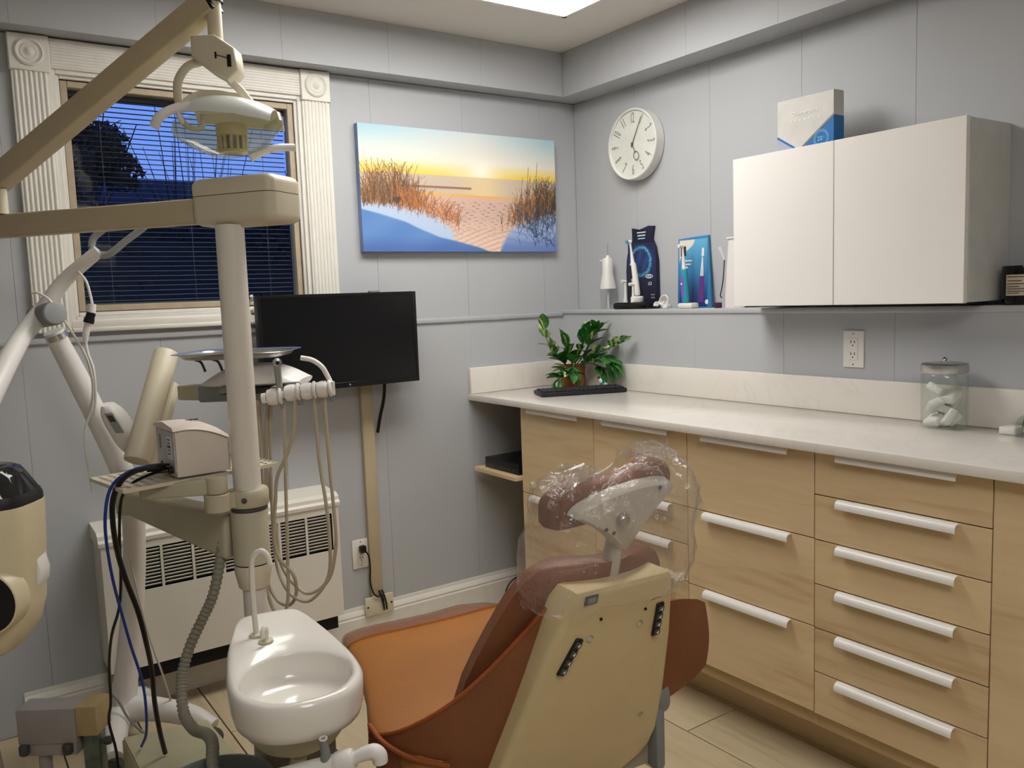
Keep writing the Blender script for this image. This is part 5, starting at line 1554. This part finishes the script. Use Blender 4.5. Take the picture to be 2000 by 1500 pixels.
# ------------------------------------------------------------------ operating light on its arms
ol = thing('operating_light', 'beige armed dental light with clear shield in front of the window', 'dental light', (PX, PYY, 1.478))
la = V((.577, -.817, 0)); lbv = V((.817, .577, 0))
Bc = V((-1.797, -1.026, 1.530))
def rrect(hx, hy, r, z, n=6):
    out = []
    for sx, sy, a0_ in ((1, 1, 0), (-1, 1, 90), (-1, -1, 180), (1, -1, 270)):
        for k in range(n):
            t = math.radians(a0_ + 90 * k / (n - 1))
            out.append(Bc + la * (sx * (hx - r) + r * math.cos(t)) + lbv * (sy * (hy - r) + r * math.sin(t)) + V((0, 0, z)))
    return out
def hub(z0, z1, name, low):
    zz = [(z1, 0, 0)] if low else [(z0, 0, 0)]
    rr_ = []
    for q in (0, 20, 45, 70, 90):
        t = math.radians(q)
        ins = .018 * (1 - math.sin(t))
        dz = .018 * (1 - math.cos(t))
        z = (z0 + .018 - .018 * math.cos(math.radians(q))) if low else 0
        rr_.append((ins, z))
    if low:
        rings = [rrect(.108 - ins, .060 - ins, .022 - ins * .6, z) for ins, z in rr_] + [rrect(.108, .060, .022, z1)]
    else:
        rings = [rrect(.108, .060, .022, z0)] + [rrect(.108 - .018 * (1 - math.cos(math.radians(q))), .060 - .018 * (1 - math.cos(math.radians(q))), .020 - .010 * (1 - math.cos(math.radians(q))), z1 - .018 + .018 * math.sin(math.radians(q))) for q in (0, 20, 45, 70, 90)]
    B().loft(rings).done(name, m_cream, ol, angle=50)
hub(-.052, .0118, 'hub_lower_cover', True)
hub(.0134, .052, 'hub_upper_cover', False)
B().loft([rrect(.1065, .0585, .0205, .0110), rrect(.1065, .0585, .0205, .0140)]).done('hub_seam', m_dgrey, ol)
B().beam((-1.862, -.985, 1.513), (-2.268, -.470, 1.513), .036, .056, bevel=.006).done('horizontal_arm', m_beige, ol)
B().cyl((-2.236, -.528, 1.541), (-2.236, -.528, 1.600), .017, 18).done('pivot', m_cream, ol)
D0, D1 = V((-2.248, -.508, 1.612)), V((-1.832, -.985, 1.968))
o = B().beam(D0, D1, .048, .052, bevel=.005).done('lift_arm', m_beige, ol)
dd = (D1 - D0).normalized()
for p in (D0, D1):
    B().obox(p, (dd, dd.cross(V((0, 0, 1))), dd.cross(V((0, 0, 1))).cross(dd)), (.006, .0225, .0245), .003).done('end_cap', m_black, o)
B().cyl((-1.829, -.989, 1.880), (-1.829, -.989, 1.990), .016, 18).done('drop_stem', m_cream, ol)
B().cyl((-1.829, -.989, 1.965), (-1.829, -.989, 2.005), .021, 18).done('swivel', m_black, ol)
# switch housing: sloped box
ca = V((.82, -.57, 0)); cb_ = V((-.57, -.82, 0))
def SW(a, b_, z):
    return V((-1.832, -.995, 1.84)) + ca * a + cb_ * b_ + V((0, 0, z))
side = [(-.046, .046), (.006, .048), (.048, .018), (.053, -.030), (.030, -.052), (-.008, -.030), (-.046, .002)]
o = B().prism([SW(a, -.030, z) for a, z in side], cb_ * .060, .005).done('switch_housing', m_cream, ol, angle=50)
B().obox(SW(.008, .0305, .003), (ca, (0, 0, 1), cb_), (.002, .007, .0006)).done('slot', m_dark, o)
B().beam(SW(.010, .0312, .003), SW(.034, .0312, -.004), .0012, .002).done('cable_line', m_dgrey, o)
B().obox(SW(.037, .0315, -.010), (ca, (0, 0, 1), cb_), (.0045, .013, .0016), .001, 1).done('rocker_switch', m_black, o)
# yoke
for pts in ([SW(-.030, .010, -.004), SW(-.060, .014, -.014), SW(-.080, .022, -.045), SW(-.082, .026, -.080), SW(-.078, .026, -.112)], [SW(.026, 0, -.044), SW(.044, -.01, -.062), SW(.056, -.02, -.080), SW(.074, -.026, -.104)]):
    B().tube(pts, .0095, 12, 5, flat=.7).done('yoke_arm', m_cream, ol)
# reflector and clear shield
LC = V((-1.828, -1.028, 1.690))
def dome(rx, ry, rz, z0, t0, t1, n=36, m=10, cut=None):
    rings = []
    for i in range(m + 1):
        th = t0 + (t1 - t0) * i / m
        ring = []
        for k in range(n):
            t = 2 * math.pi * k / n
            x = rx * math.cos(th) * math.copysign(abs(math.cos(t)) ** .8, math.cos(t))
            y = ry * math.cos(th) * math.copysign(abs(math.sin(t)) ** .8, math.sin(t))
            ring.append(LC + ca * x + cb_ * y + V((0, 0, z0 + rz * math.sin(th) + .010 * (x / rx) * 1.0 - .35 * y * y / ry)))
        rings.append(ring)
    return rings
m_refl = mat('reflector_white', (222, 226, 222), 0.25, var=.02)
arc = []
for s in np.linspace(-1, 1, 13):
    row_ = []
    for t in np.radians(np.linspace(12, 168, 15)):
        hh = .062 * math.sqrt(max(0, 1 - .55 * s * s))
        row_.append(LC + ca * (.098 * s + .012) + cb_ * (.080 * math.cos(t) * (1 - .25 * s * s)) + V((0, 0, hh * math.sin(t) + .003 - .012 * s)))
    arc.append(row_)
B().sheet(arc, .003).done('reflector', m_refl, ol, angle=60)
B().tube([LC + ca * (-.075) + cb_ * .06 + V((0, 0, .035)), LC + ca * -.055 + cb_ * .03 + V((0, 0, .062)), LC + ca * -.02 + cb_ * -.01 + V((0, 0, .074)), LC + ca * .02 + cb_ * -.04 + V((0, 0, .068))], .009, 10, 5, flat=.6).done('rear_band', m_cream, ol)
m_shield = clear('yellowed_shield', (236, 234, 212), 0.06, 0.05, 0.16)
sh_ = []
for i, (sx, sy, z) in enumerate([(1.0, 1.0, .012), (1.04, 1.06, -.006), (1.0, 1.0, -.020), (.72, .78, -.040), (.42, .46, -.056), (.28, .34, -.062)]):
    ring = []
    for k in range(40):
        t = 2 * math.pi * k / 40
        a, b_ = math.cos(t), math.sin(t)
        pinch = 1 - .25 * abs(a) ** 3
        wav = .016 * (abs(a) ** 2) if i < 3 else 0
        ring.append(LC + ca * (.118 * sx * a) + cb_ * (.082 * sy * b_ * pinch) + V((0, 0, z + wav * (1 if a > 0 else .2))))
    sh_.append(ring)
B().loft(sh_, cap=False).done('clear_shield', m_shield, ol, angle=30)
lampc = LC + V((0, 0, -.058)) + ca * .008
cage = B().lathe([(.016, 0), (.030, .002), (.031, .008)], lampc, (0, 0, 1), 24).done('bulb_cap', m_cream, ol)
B().lathe([(.012, -.0006), (.020, -.0002), (.020, .0008)], lampc, (0, 0, 1), 24).done('cap_disc', m_hp, cage)
B().cyl(lampc + V((0, 0, .008)), lampc + V((0, 0, .060)), .022, 20).done('bulb_socket', m_black, ol)
m_cage = mat('yellowed_cage', (204, 192, 146), 0.3)
for k in range(14):
    t = 2 * math.pi * k / 14
    e = ca * math.cos(t) + cb_ * math.sin(t)
    B().beam(lampc + e * .030 + V((0, 0, .006)), lampc + e * .030 + V((0, 0, .062)), .0055, .004, upv=e).done('cage_rib', m_cage, ol)
B().lathe([(.026, .036), (.033, .038), (.034, .062), (.027, .064)], lampc, (0, 0, 1), 24, cap=False).done('cage_ring', m_cage, ol)
# handles
B().tube([(-1.985, -1.037, 1.675), (-1.972, -1.042, 1.698), (-1.941, -1.037, 1.718), (-1.905, -1.035, 1.728), (-1.872, -1.032, 1.726)], .0105, 12, 5, flat=.6).done('light_handle', m_white, ol)
B().tube([(-1.935, -1.034, 1.716), (-1.925, -1.036, 1.692), (-1.905, -1.036, 1.680), (-1.885, -1.035, 1.686), (-1.882, -1.034, 1.712)], .006, 10, 5).done('handle_loop', m_white, ol)
B().tube([(-1.791, -1.056, 1.622), (-1.770, -1.055, 1.634), (-1.745, -1.050, 1.645), (-1.715, -1.045, 1.652), (-1.683, -1.040, 1.655)], .0085, 12, 5, flat=.6).done('light_handle', m_white, ol)

# ------------------------------------------------------------------ cuspidor (spittoon bowl)
cu_ = thing('cuspidor', 'white porcelain spittoon bowl with two spouts beside the dental chair', 'cuspidor', (-1.90, -1.36, .50))
m_porc = mat('porcelain', (230, 226, 218), 0.2, var=.01, scale=4, coat=.3)
CZR = .622
fa = V((-.175, -.985, 0)).normalized()        # towards the bowl end
fb = V((.985, -.175, 0)).normalized()
F0 = V((-1.905, -1.452, 0))                    # bowl centre
# outline in (along fa, along fb), from the back end round the bowl
OUT = [(-.335, 0), (-.332, .045), (-.315, .066), (-.26, .082), (-.17, .100), (-.09, .112), (-.02, .119), (.05, .117), (.10, .098), (.138, .060), (.152, 0), (.138, -.060), (.10, -.098), (.05, -.117), (-.02, -.119), (-.09, -.112), (-.17, -.100), (-.26, -.080), (-.315, -.062), (-.332, -.042)]
def closed_spline(P, n=4):
    P = [V((a, b_, 0)) for a, b_ in P]
    m = len(P)
    out = []
    for i in range(m):
        a, b_, c_, d_ = P[i - 1], P[i], P[(i + 1) % m], P[(i + 2) % m]
        for k in range(n):
            t = k / n
            out.append(.5 * ((2 * b_) + (c_ - a) * t + (2 * a - 5 * b_ + 4 * c_ - d_) * t * t + (3 * b_ - a - 3 * c_ + d_) * t ** 3))
    return out
ol_ = closed_spline(OUT)
cen = V((-.03, 0, 0))
def cring(sc, z, inset=0.0, ctr=cen):
    out = []
    for p in ol_:
        q = p - ctr
        q = q * sc
        if inset:
            q = q - q.normalized() * inset
        q = q + ctr
        out.append(F0 + fa * q.x + fb * q.y + V((0, 0, z)))
    return out
bowl_n = len(ol_)
def bring(r, z, rx=1.08):
    """ring of the bowl, same number of points as the outline"""
    out = []
    for p in ol_:
        t = math.atan2(p.y, p.x - .0)
        out.append(F0 + fa * (.022 + r * rx * math.cos(t)) + fb * (r * math.sin(t)) + V((0, 0, z)))
    return out
rings = [cring(.90, CZR - .076), cring(.95, CZR - .072), cring(.985, CZR - .056), cring(1.0, CZR - .026), cring(1.0, CZR - .012), cring(1.0, CZR - .004, .004), cring(1.0, CZR, .010), cring(1.0, CZR - .001, .016),
         bring(.103, CZR - .003), bring(.100, CZR - .009), bring(.097, CZR - .040), bring(.089, CZR - .056), bring(.066, CZR - .062), bring(.024, CZR - .067), bring(.018, CZR - .073), bring(.004, CZR - .074)]
B().loft(rings).done('bowl', m_porc, cu_, angle=70)
dp = F0 + fa * .022 + V((0, 0, CZR - .0725))
o = B().lathe([(.017, 0), (.017, .002), (.002, .0025)], dp, n=20).done('drain_strainer', mat('strainer', (190, 186, 176), 0.4), cu_)
for i in range(-2, 3):
    B().obox(dp + fb * (i * .0055) + V((0, 0, .0028)), (fb, fa, (0, 0, 1)), (.0011, .009, .0004)).done('strainer_slot', m_dark, o)
B().lathe([(.050, .475), (.075, .490), (.096, .518), (.100, .544), (.09, .546)], (F0.x, F0.y, 0), n=36).done('under_bowl', m_olive, cu_)
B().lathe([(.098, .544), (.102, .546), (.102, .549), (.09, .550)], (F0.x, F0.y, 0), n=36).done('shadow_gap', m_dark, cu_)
g1, g2 = V((-1.908, -1.246, CZR)), V((-1.903, -1.290, CZR))
for g_ in (g1, g2):
    B().lathe([(.015, -.001), (.0145, .003), (.006, .006)], g_, n=20).done('spout_collar', m_cream, cu_)
B().tube([g1, g1 + V((-.002, 0, .08)), g1 + V((0, 0, .150)), g1 + V((.006, -.004, .170)), g1 + V((.018, -.012, .178)), g1 + V((.028, -.018, .166)), g1 + V((.031, -.021, .148))], .0058, 12, 5).done('cup_filler_spout', m_enamel, cu_)
B().tube([g2, g2 + V((.001, -.004, .022)), g2 + V((-.004, -.010, .032)), g2 + V((-.010, -.014, .026)), g2 + V((-.011, -.015, .014))], .005, 12, 5).done('rinse_spout', m_enamel, cu_)
# support box below
sb_ = thing('support_box', 'grey support cabinet with a black switch under the spittoon', 'cabinet', (-1.85, -1.22, 0))
m_sup = mat('support_grey', (112, 106, 92), 0.5)
B().obox((-1.835, -1.215, .225), (fb, fa, (0, 0, 1)), (.070, .115, .215), .008).done('case', m_sup, sb_)
sfc = V((-1.835, -1.215, 0)) + fa * .1155
B().obox(sfc + fb * -.055 + V((0, 0, .415)), (fb, (0, 0, 1), fa), (.009, .014, .002), .001, 1).done('switch', m_black, sb_)
o = B().lathe([(.007, 0), (.007, .008), (.005, .009)], sfc + fb * .02 + V((0, 0, .425)), fa, 14).done('port', m_grey, sb_)
B().lathe([(.0045, .0085), (.0045, .0095)], sfc + fb * .02 + V((0, 0, .425)), fa, 12).done('port_bore', m_dark, o)
B().obox(sfc + fb * .048 + V((0, 0, .30)), (fb, (0, 0, 1), fa), (.004, .14, .0015)).done('seam_strip', m_grey, sb_)
B().tube([F0 + V((0, 0, .458)), F0 + V((.012, .05, .40)), V((-1.853, -1.235, .38)) + fa * .10], .016, 12, 5).done('drain_pipe', m_olive, cu_)
# assistant holder with suction valve in the foreground
ah = thing('suction_holder', 'white rounded suction holder with grey nozzle below the spittoon', 'suction holder', (-1.90, -1.62, .50))
a0, a1 = V((-1.955, -1.578, .492)), V((-1.856, -1.650, .522))
ad = (a1 - a0).normalized()
B().tube([a0 - ad * .12, a0, a0 + ad * .07], .017, 16, 1).done('holder_arm', m_white, ah)
B().tube([a0 + ad * .070, a0 + ad * .074, a0 + ad * .098, a0 + ad * .104], [.018, .0195, .0195, .017], 16, 1).done('holder_grip', m_white, ah)
e0 = a0 + ad * .118
B().tube([a0 + ad * .10, a0 + ad * .120 + V((0, 0, .004)), a0 + ad * .138 + V((0, 0, .004)), a0 + ad * .148 + V((0, 0, -.004)), a0 + ad * .150 + V((0, 0, -.018))], [.010, .012, .014, .014, .013], 14, 4).done('hook', m_white, ah)
nb_ = a0 + ad * .055 + V((0, 0, .0))
o = B().lathe([(.010, -.025), (.0105, .014), (.0085, .02), (.0075, .040), (.0072, .052)], nb_, V((-.1, -.05, 1)), 16).done('nozzle', m_grey, ah)
tp_ = nb_ + V((-.1, -.05, 1)).normalized() * .052
B().lathe([(.0075, 0), (.0075, .002), (.0045, .002), (.0045, -.004)], tp_, V((-.1, -.05, 1)), 16, cap=False).done('nozzle_rim', m_white, o)
B().lathe([(.0044, -.003), (.0005, -.003)], tp_, V((-.1, -.05, 1)), 12).done('nozzle_bore', m_dark, o)
B().tube([a0 - ad * .12, a0 - ad * .135 + V((0, 0, -.03)), V((-1.935, -1.32, .30))], .013, 10, 4).done('stay', m_grey, ah)
# corrugated suction hose
hs_pts = spline([(-1.888, -.985, .775), (-1.902, -.974, .695), (-1.920, -.970, .630), (-1.944, -.959, .578), (-1.972, -.948, .520), (-1.994, -.952, .465), (-2.005, -.973, .427), (-2.011, -1.011, .389), (-2.005, -1.067, .375), (-2.000, -1.150, .398), (-2.008, -1.23, .415), (-2.025, -1.29, .40), (-2.034, -1.32, .33)], 22)
rr = [.0128 if (i // 2) % 2 == 0 else .0108 for i in range(len(hs_pts))]
tag(B().tube(hs_pts, rr, 14, 1).done('corrugated_hose', mat('grey_hose', (142, 138, 122), 0.55), angle=80), 'grey corrugated suction hose curving down into the steel bin', 'hose')
# steel bin
bn = thing('steel_bin', 'open round steel bin at the bottom of the picture', 'bin', (-2.0, -1.31, 0))
B().lathe([(.100, 0), (.103, .004), (.112, .376), (.115, .381), (.115, .385), (.111, .385), (.108, .377), (.098, .010), (.001, .008)], (-2.036, -1.338, 0), n=48).done('bucket', mat('brushed_bin_steel', (150, 156, 152), 0.4, metal=.5), bn)
# cream box on the floor
fbx = thing('floor_box', 'flat cream utility box on the floor behind the cables', 'box', (-1.96, -.74, 0))
q = [(-2.075, -.545), (-1.862, -.590), (-1.842, -1.000), (-2.070, -1.000)]
B().prism([(x, y, .0) for x, y in q], (0, 0, .150), .004).done('housing', mat('pale_olive_paint', (188, 184, 152), 0.5), fbx)
B().prism([(x * .97 - .0585, y * .985 - .011, .1505) for x, y in q], (0, 0, .006), .002).done('cover', mat('pale_olive_paint', (188, 184, 152), 0.5), fbx)

# ------------------------------------------------------------------ whitening lamp stand
wl = thing('whitening_lamp', 'white mobile lamp stand with grey joint and curved column', 'lamp stand', (-2.01, -.23, 0))
B().tube([(-2.022, -.215, .075), (-1.997, -.243, .245), (-1.979, -.293, .431), (-1.965, -.326, .638), (-1.973, -.351, .781), (-1.997, -.346, .880), (-2.035, -.342, .995), (-2.080, -.344, 1.122), (-2.113, -.346, 1.209), (-2.128, -.352, 1.248)], [.040, .033, .032, .031, .031, .031, .030, .029, .027, .026], 20, 5).done('column', m_white, wl)
B().cyl((-2.118, -.350, 1.228), (-2.124, -.352, 1.242), .0275, 24).done('column_ring', m_chrome, wl)
B().cyl((-2.160, -.335, 1.289), (-2.132, -.445, 1.297), .031, 28, bevel=.004).done('joint', m_grey, wl)
o = B().cyl((-2.134, -.442, 1.297), (-2.130, -.458, 1.298), .029, 28, bevel=.003).done('joint_cap', mat('pale_grey_plastic', (158, 160, 160), 0.4), wl)
B().tube([(-2.147, -.372, 1.307), (-2.206, -.424, 1.243), (-2.273, -.549, 1.150), (-2.353, -.693, 1.020), (-2.44, -.86, .86)], [.024, .024, .026, .028, .03], 18, 5).done('lamp_arm', m_white, wl)
B().tube([(-2.150, -.380, 1.305), (-2.095, -.395, 1.383), (-2.012, -.434, 1.459)], [.022, .019, .017], 16, 5).done('handle_arm', m_white, wl)
lp = [(-2.027, -.421, 1.470), (-2.018, -.424, 1.496), (-1.981, -.447, 1.526), (-1.934, -.477, 1.552), (-1.894, -.503, 1.566), (-1.884, -.512, 1.552), (-1.905, -.500, 1.520), (-1.951, -.473, 1.482), (-1.988, -.451, 1.450), (-2.012, -.432, 1.450)]
P_ = [V(p) for p in closed_spline([(0, 0)] * 4)] if False else spline(lp + [lp[0]], 5)
B().tube(P_, .0095, 10, 1, flat=1.0).done('grip_loop', mat('pale_grey_plastic', (158, 160, 160), 0.4), wl)
# control box on the column
ux = V((.80, -.60, 0)); uz = V((-.40, -.05, .91)).normalized(); un = ux.cross(uz)
if un.y > 0:
    un = -un
cc_ = V((-1.990, -.428, .972))
rings = []
for z in np.linspace(-1, 1, 13):
    sc = (1 - abs(z) ** 3.5 * .5)
    rings.append([cc_ + uz * (z * .080) + ux * (math.copysign(abs(math.cos(t)) ** .6, math.cos(t)) * .030 * sc) + un * (math.copysign(abs(math.sin(t)) ** .6, math.sin(t)) * .032 * sc) for t in np.linspace(0, 2 * math.pi, 25)[:-1]])
o = B().loft(rings).done('control_box', m_white, wl, angle=60)
sp = cc_ + uz * .036 + un * .0315 + ux * .010
B().obox(sp, (ux, uz, un), (.012, .032, .002), .001, 1).done('display', mat('pale_grey_plastic', (158, 160, 160), 0.4), o)
B().obox(sp + uz * .014 + un * .002, (ux, uz, un), (.008, .010, .001)).done('display_window', m_dgrey, o)
# star base
for pts in ([(-2.022, -.211, .085), (-1.948, -.298, .098), (-1.865, -.390, .088), (-1.815, -.450, .058)], [(-2.020, -.210, .085), (-1.975, -.150, .082), (-1.925, -.095, .066)], [(-2.03, -.215, .08), (-2.056, -.32, .075), (-2.085, -.44, .052)], [(-2.03, -.21, .08), (-2.10, -.17, .07), (-2.17, -.13, .055)]):
    o = B().tube(pts, [.040, .036, .032, .026], 16, 5).done('base_leg', m_white, wl)
    e = V(pts[-1])
    B().lathe([(.026, -.011), (.027, -.007), (.027, .007), (.026, .011)], V((e.x, e.y, .0275)), (.6, .8, 0), 20).done('caster', m_dgrey, o)
# lamp cord with inline connector
lc = thing('lamp_cord', 'white lamp cord with a black inline connector below the window', 'cord', (-2.05, -.45, 1.1))
B().tube([(-2.065, -.427, 1.405), (-2.050, -.442, 1.378), (-2.043, -.453, 1.330), (-2.043, -.456, 1.307), (-2.053, -.453, 1.276), (-2.064, -.452, 1.222), (-2.063, -.457, 1.188), (-2.055, -.468, 1.147), (-2.055, -.472, 1.090), (-2.06, -.46, 1.02)], .0035, 8, 5).done('cord', m_white, lc)
B().tube([(-2.043, -.456, 1.318), (-2.046, -.455, 1.296)], .0105, 14, 1).done('connector', m_white, lc)
B().tube([(-2.046, -.455, 1.295), (-2.051, -.453, 1.281)], .0115, 14, 1).done('connector_grip', m_black, lc)
B().tube([(-2.051, -.453, 1.281), (-2.055, -.4525, 1.268)], .0135, 14, 1).done('connector_nut', m_black, lc)
B().tube([(-2.055, -.4525, 1.268), (-2.064, -.452, 1.236), (-2.066, -.452, 1.215)], [.0095, .0085, .005], 14, 3).done('connector_tail', m_white, lc)
tag(B().tube([(-2.175, -.405, 1.352), (-2.161, -.417, 1.351), (-2.136, -.440, 1.326), (-2.101, -.446, 1.258), (-2.072, -.440, 1.195), (-2.058, -.432, 1.146), (-2.053, -.42, 1.089), (-2.060, -.40, 1.032), (-2.08, -.385, .95), (-2.07, -.375, .80)], .0035, 8, 5).done('stand_cord', m_white), 'white cord slung over the grey joint of the lamp stand', 'cord')
tag(B().tube([(-1.985, -.34, .60), (-1.975, -.345, .50), (-1.955, -.352, .36), (-1.925, -.36, .22), (-1.905, -.345, .125)], .003, 8, 5).done('pale_power_cord', mat('pale_cord', (196, 188, 180), 0.5)), 'thin pale cord running down the lamp column to the floor', 'cord')
tag(B().tube([(-2.06, -.25, .17), (-2.04, -.29, .15), (-2.02, -.325, .10), (-1.98, -.36, .052), (-1.93, -.39, .035), (-1.89, -.40, .046), (-1.86, -.41, .05)], .0038, 8, 5).done('grey_power_cord', m_grey), 'grey cord looped round the base of the lamp stand', 'cord')

# ------------------------------------------------------------------ x-ray head at the left edge
xr = thing('xray_head', 'beige medical unit with smoked black lid and black port at the left edge', 'x-ray unit', (-2.36, -1.44, .75))
m_xr = mat('aged_beige_plastic', (208, 195, 162), 0.35, var=.03)
xa = V((.82, -.57, 0)); xb = V((-.57, -.82, 0))
X0 = V((-2.380, -1.404, 0))
def xring(hw, hd, z, cx=0.0):
    return [X0 + xa * (cx + math.copysign(abs(math.cos(t)) ** .55, math.cos(t)) * hw) + xb * (math.copysign(abs(math.sin(t)) ** .55, math.sin(t)) * hd) + V((0, 0, z)) for t in np.linspace(0, 2 * math.pi, 33)[:-1]]
B().loft([xring(.045, .035, .775), xring(.055, .044, .782), xring(.078, .055, .815), xring(.088, .060, .850), xring(.094, .062, .92), xring(.099, .064, 1.005), xring(.098, .063, 1.009)]).done('housing', m_xr, xr, angle=40)
B().loft([xring(.097, .0625, 1.009), xring(.097, .0625, 1.018), xring(.094, .060, 1.026)]).done('lid_base', m_blacks, xr, angle=40)
m_smoke = clear('smoked_cover', (70, 70, 72), .05, .05, .25)
B().loft([xring(.093, .059, 1.026), xring(.078, .050, 1.052), xring(.070, .046, 1.063), xring(.060, .040, 1.067), xring(.01, .01, 1.068)]).done('smoked_lid', m_smoke, xr, angle=50)
for dx, w_, z in ((-.005, .008, 1.036), (.020, .008, 1.034), (.04, .012, 1.040)):
    B().obox(X0 + xa * dx + xb * .02 + V((0, 0, z)), (xa, xb, (0, 0, 1)), (w_, .006, .010), .002, 1).done('lid_reflection', m_grey, xr)  # grey blocks imitate the reflections in the smoked lid
xp = X0 + xa * .048 + xb * .052 + V((0, 0, .872))
o = B().lathe([(.050, -.020), (.050, .010), (.049, .014), (.047, .015), (.046, .012)], xp, xb, 36).done('port_ring', m_xr, xr)
B().lathe([(.0462, .008), (.0462, .0135), (.001, .0135)], xp, xb, 36).done('black_port', mat('matte_black', (8, 8, 7), 0.6), o)
B().obox(X0 + xa * -.012 + xb * .070 + V((0, 0, .95)), (xa, xb, (0, 0, 1)), (.014, .006, .052), .004).done('strap', m_xr, xr)
b = B().prism([X0 + xa * .085 + xb * -.03 + V((0, 0, z)) + xa * w_ for w_, z in ((-.006, .945), (.005, .935), (.013, .900), (.011, .882), (.0, .868), (-.006, .870))], xb * .03, .003).done('side_grip', m_white, xr)
B().cyl(X0 + xa * -.016 + V((0, 0, 1.06)), X0 + xa * -.022 + xb * -.01 + V((0, 0, 2.30)), .014, 16).done('hanging_pole', m_cream, xr)

B().beam((-2.430, -1.125, .76), (-2.345, -1.17, .0), .05, .06, .045, .05, .012).done('stand_leg', mat('stand_grey', (120, 114, 102), 0.5), xr)
B().obox((-2.345, -1.17, .012), ((.82, -.57, 0), (.57, .82, 0), (0, 0, 1)), (.06, .16, .012), .006).done('stand_foot', mat('stand_grey', (120, 114, 102), 0.5), xr)
B().beam((-2.428, -1.127, .74), X0 + xb * -.045 + V((0, 0, .84)), .05, .05, bevel=.01).done('stand_neck', mat('stand_grey', (120, 114, 102), 0.5), xr)
# ------------------------------------------------------------------ small cart corner at bottom left
ct_ = thing('equipment_cart', 'small grey cart with a beige end block at the bottom left', 'cart', (-2.2, -.55, 0))
ka_ = V((.82, -.57, 0)); kb2 = V((-.57, -.82, 0))
K0 = V((-2.225, -.475, .225))
m_gbox = mat('grey_cart_panel', (158, 152, 148), 0.5)
B().obox(K0, (ka_, kb2, (0, 0, 1)), (.078, .035, .048), .004).done('panel_box', m_gbox, ct_)
B().obox(K0 + V((0, 0, -.064)), (ka_, kb2, (0, 0, 1)), (.072, .030, .018), .003).done('lower_rail', m_gbox, ct_)
B().obox(K0 + ka_ * .106 + kb2 * -.002 + V((0, 0, .012)), (ka_, kb2, (0, 0, 1)), (.0275, .040, .040), .004).done('end_block', mat('beige_block', (178, 156, 112), 0.55, var=.1), ct_)
B().obox(K0 + ka_ * .104 + V((0, 0, -.090)), (ka_, kb2, (0, 0, 1)), (.022, .020, .062), .004).done('metal_bracket', mat('dull_zinc', (112, 122, 120), 0.35, metal=.8, var=.3, scale=25), ct_)
for s in (-.062, .052):
    B().lathe([(.010, -.014), (.013, -.010), (.013, .010), (.010, .014)], K0 + ka_ * s + kb2 * .036 + V((0, 0, -.060)), (0, 0, 1), 16).done('corner_knob', m_dgrey, ct_)
B().lathe([(.010, -.008), (.012, 0), (.010, .008)], K0 + ka_ * .140 + V((0, 0, -.060)), ka_, 16).done('side_knob', m_dgrey, ct_)
for s in (-.03, .104):
    B().cyl(K0 + ka_ * s + V((0, 0, -.22)), K0 + ka_ * s + V((0, 0, -.075)), .016, 16).done('leg', m_gbox, ct_)
    B().lathe([(.030, 0), (.032, .004), (.018, .030), (.016, .036)], K0 + ka_ * s + V((0, 0, -.225)), (0, 0, 1), 20).done('foot', m_cream, ct_)
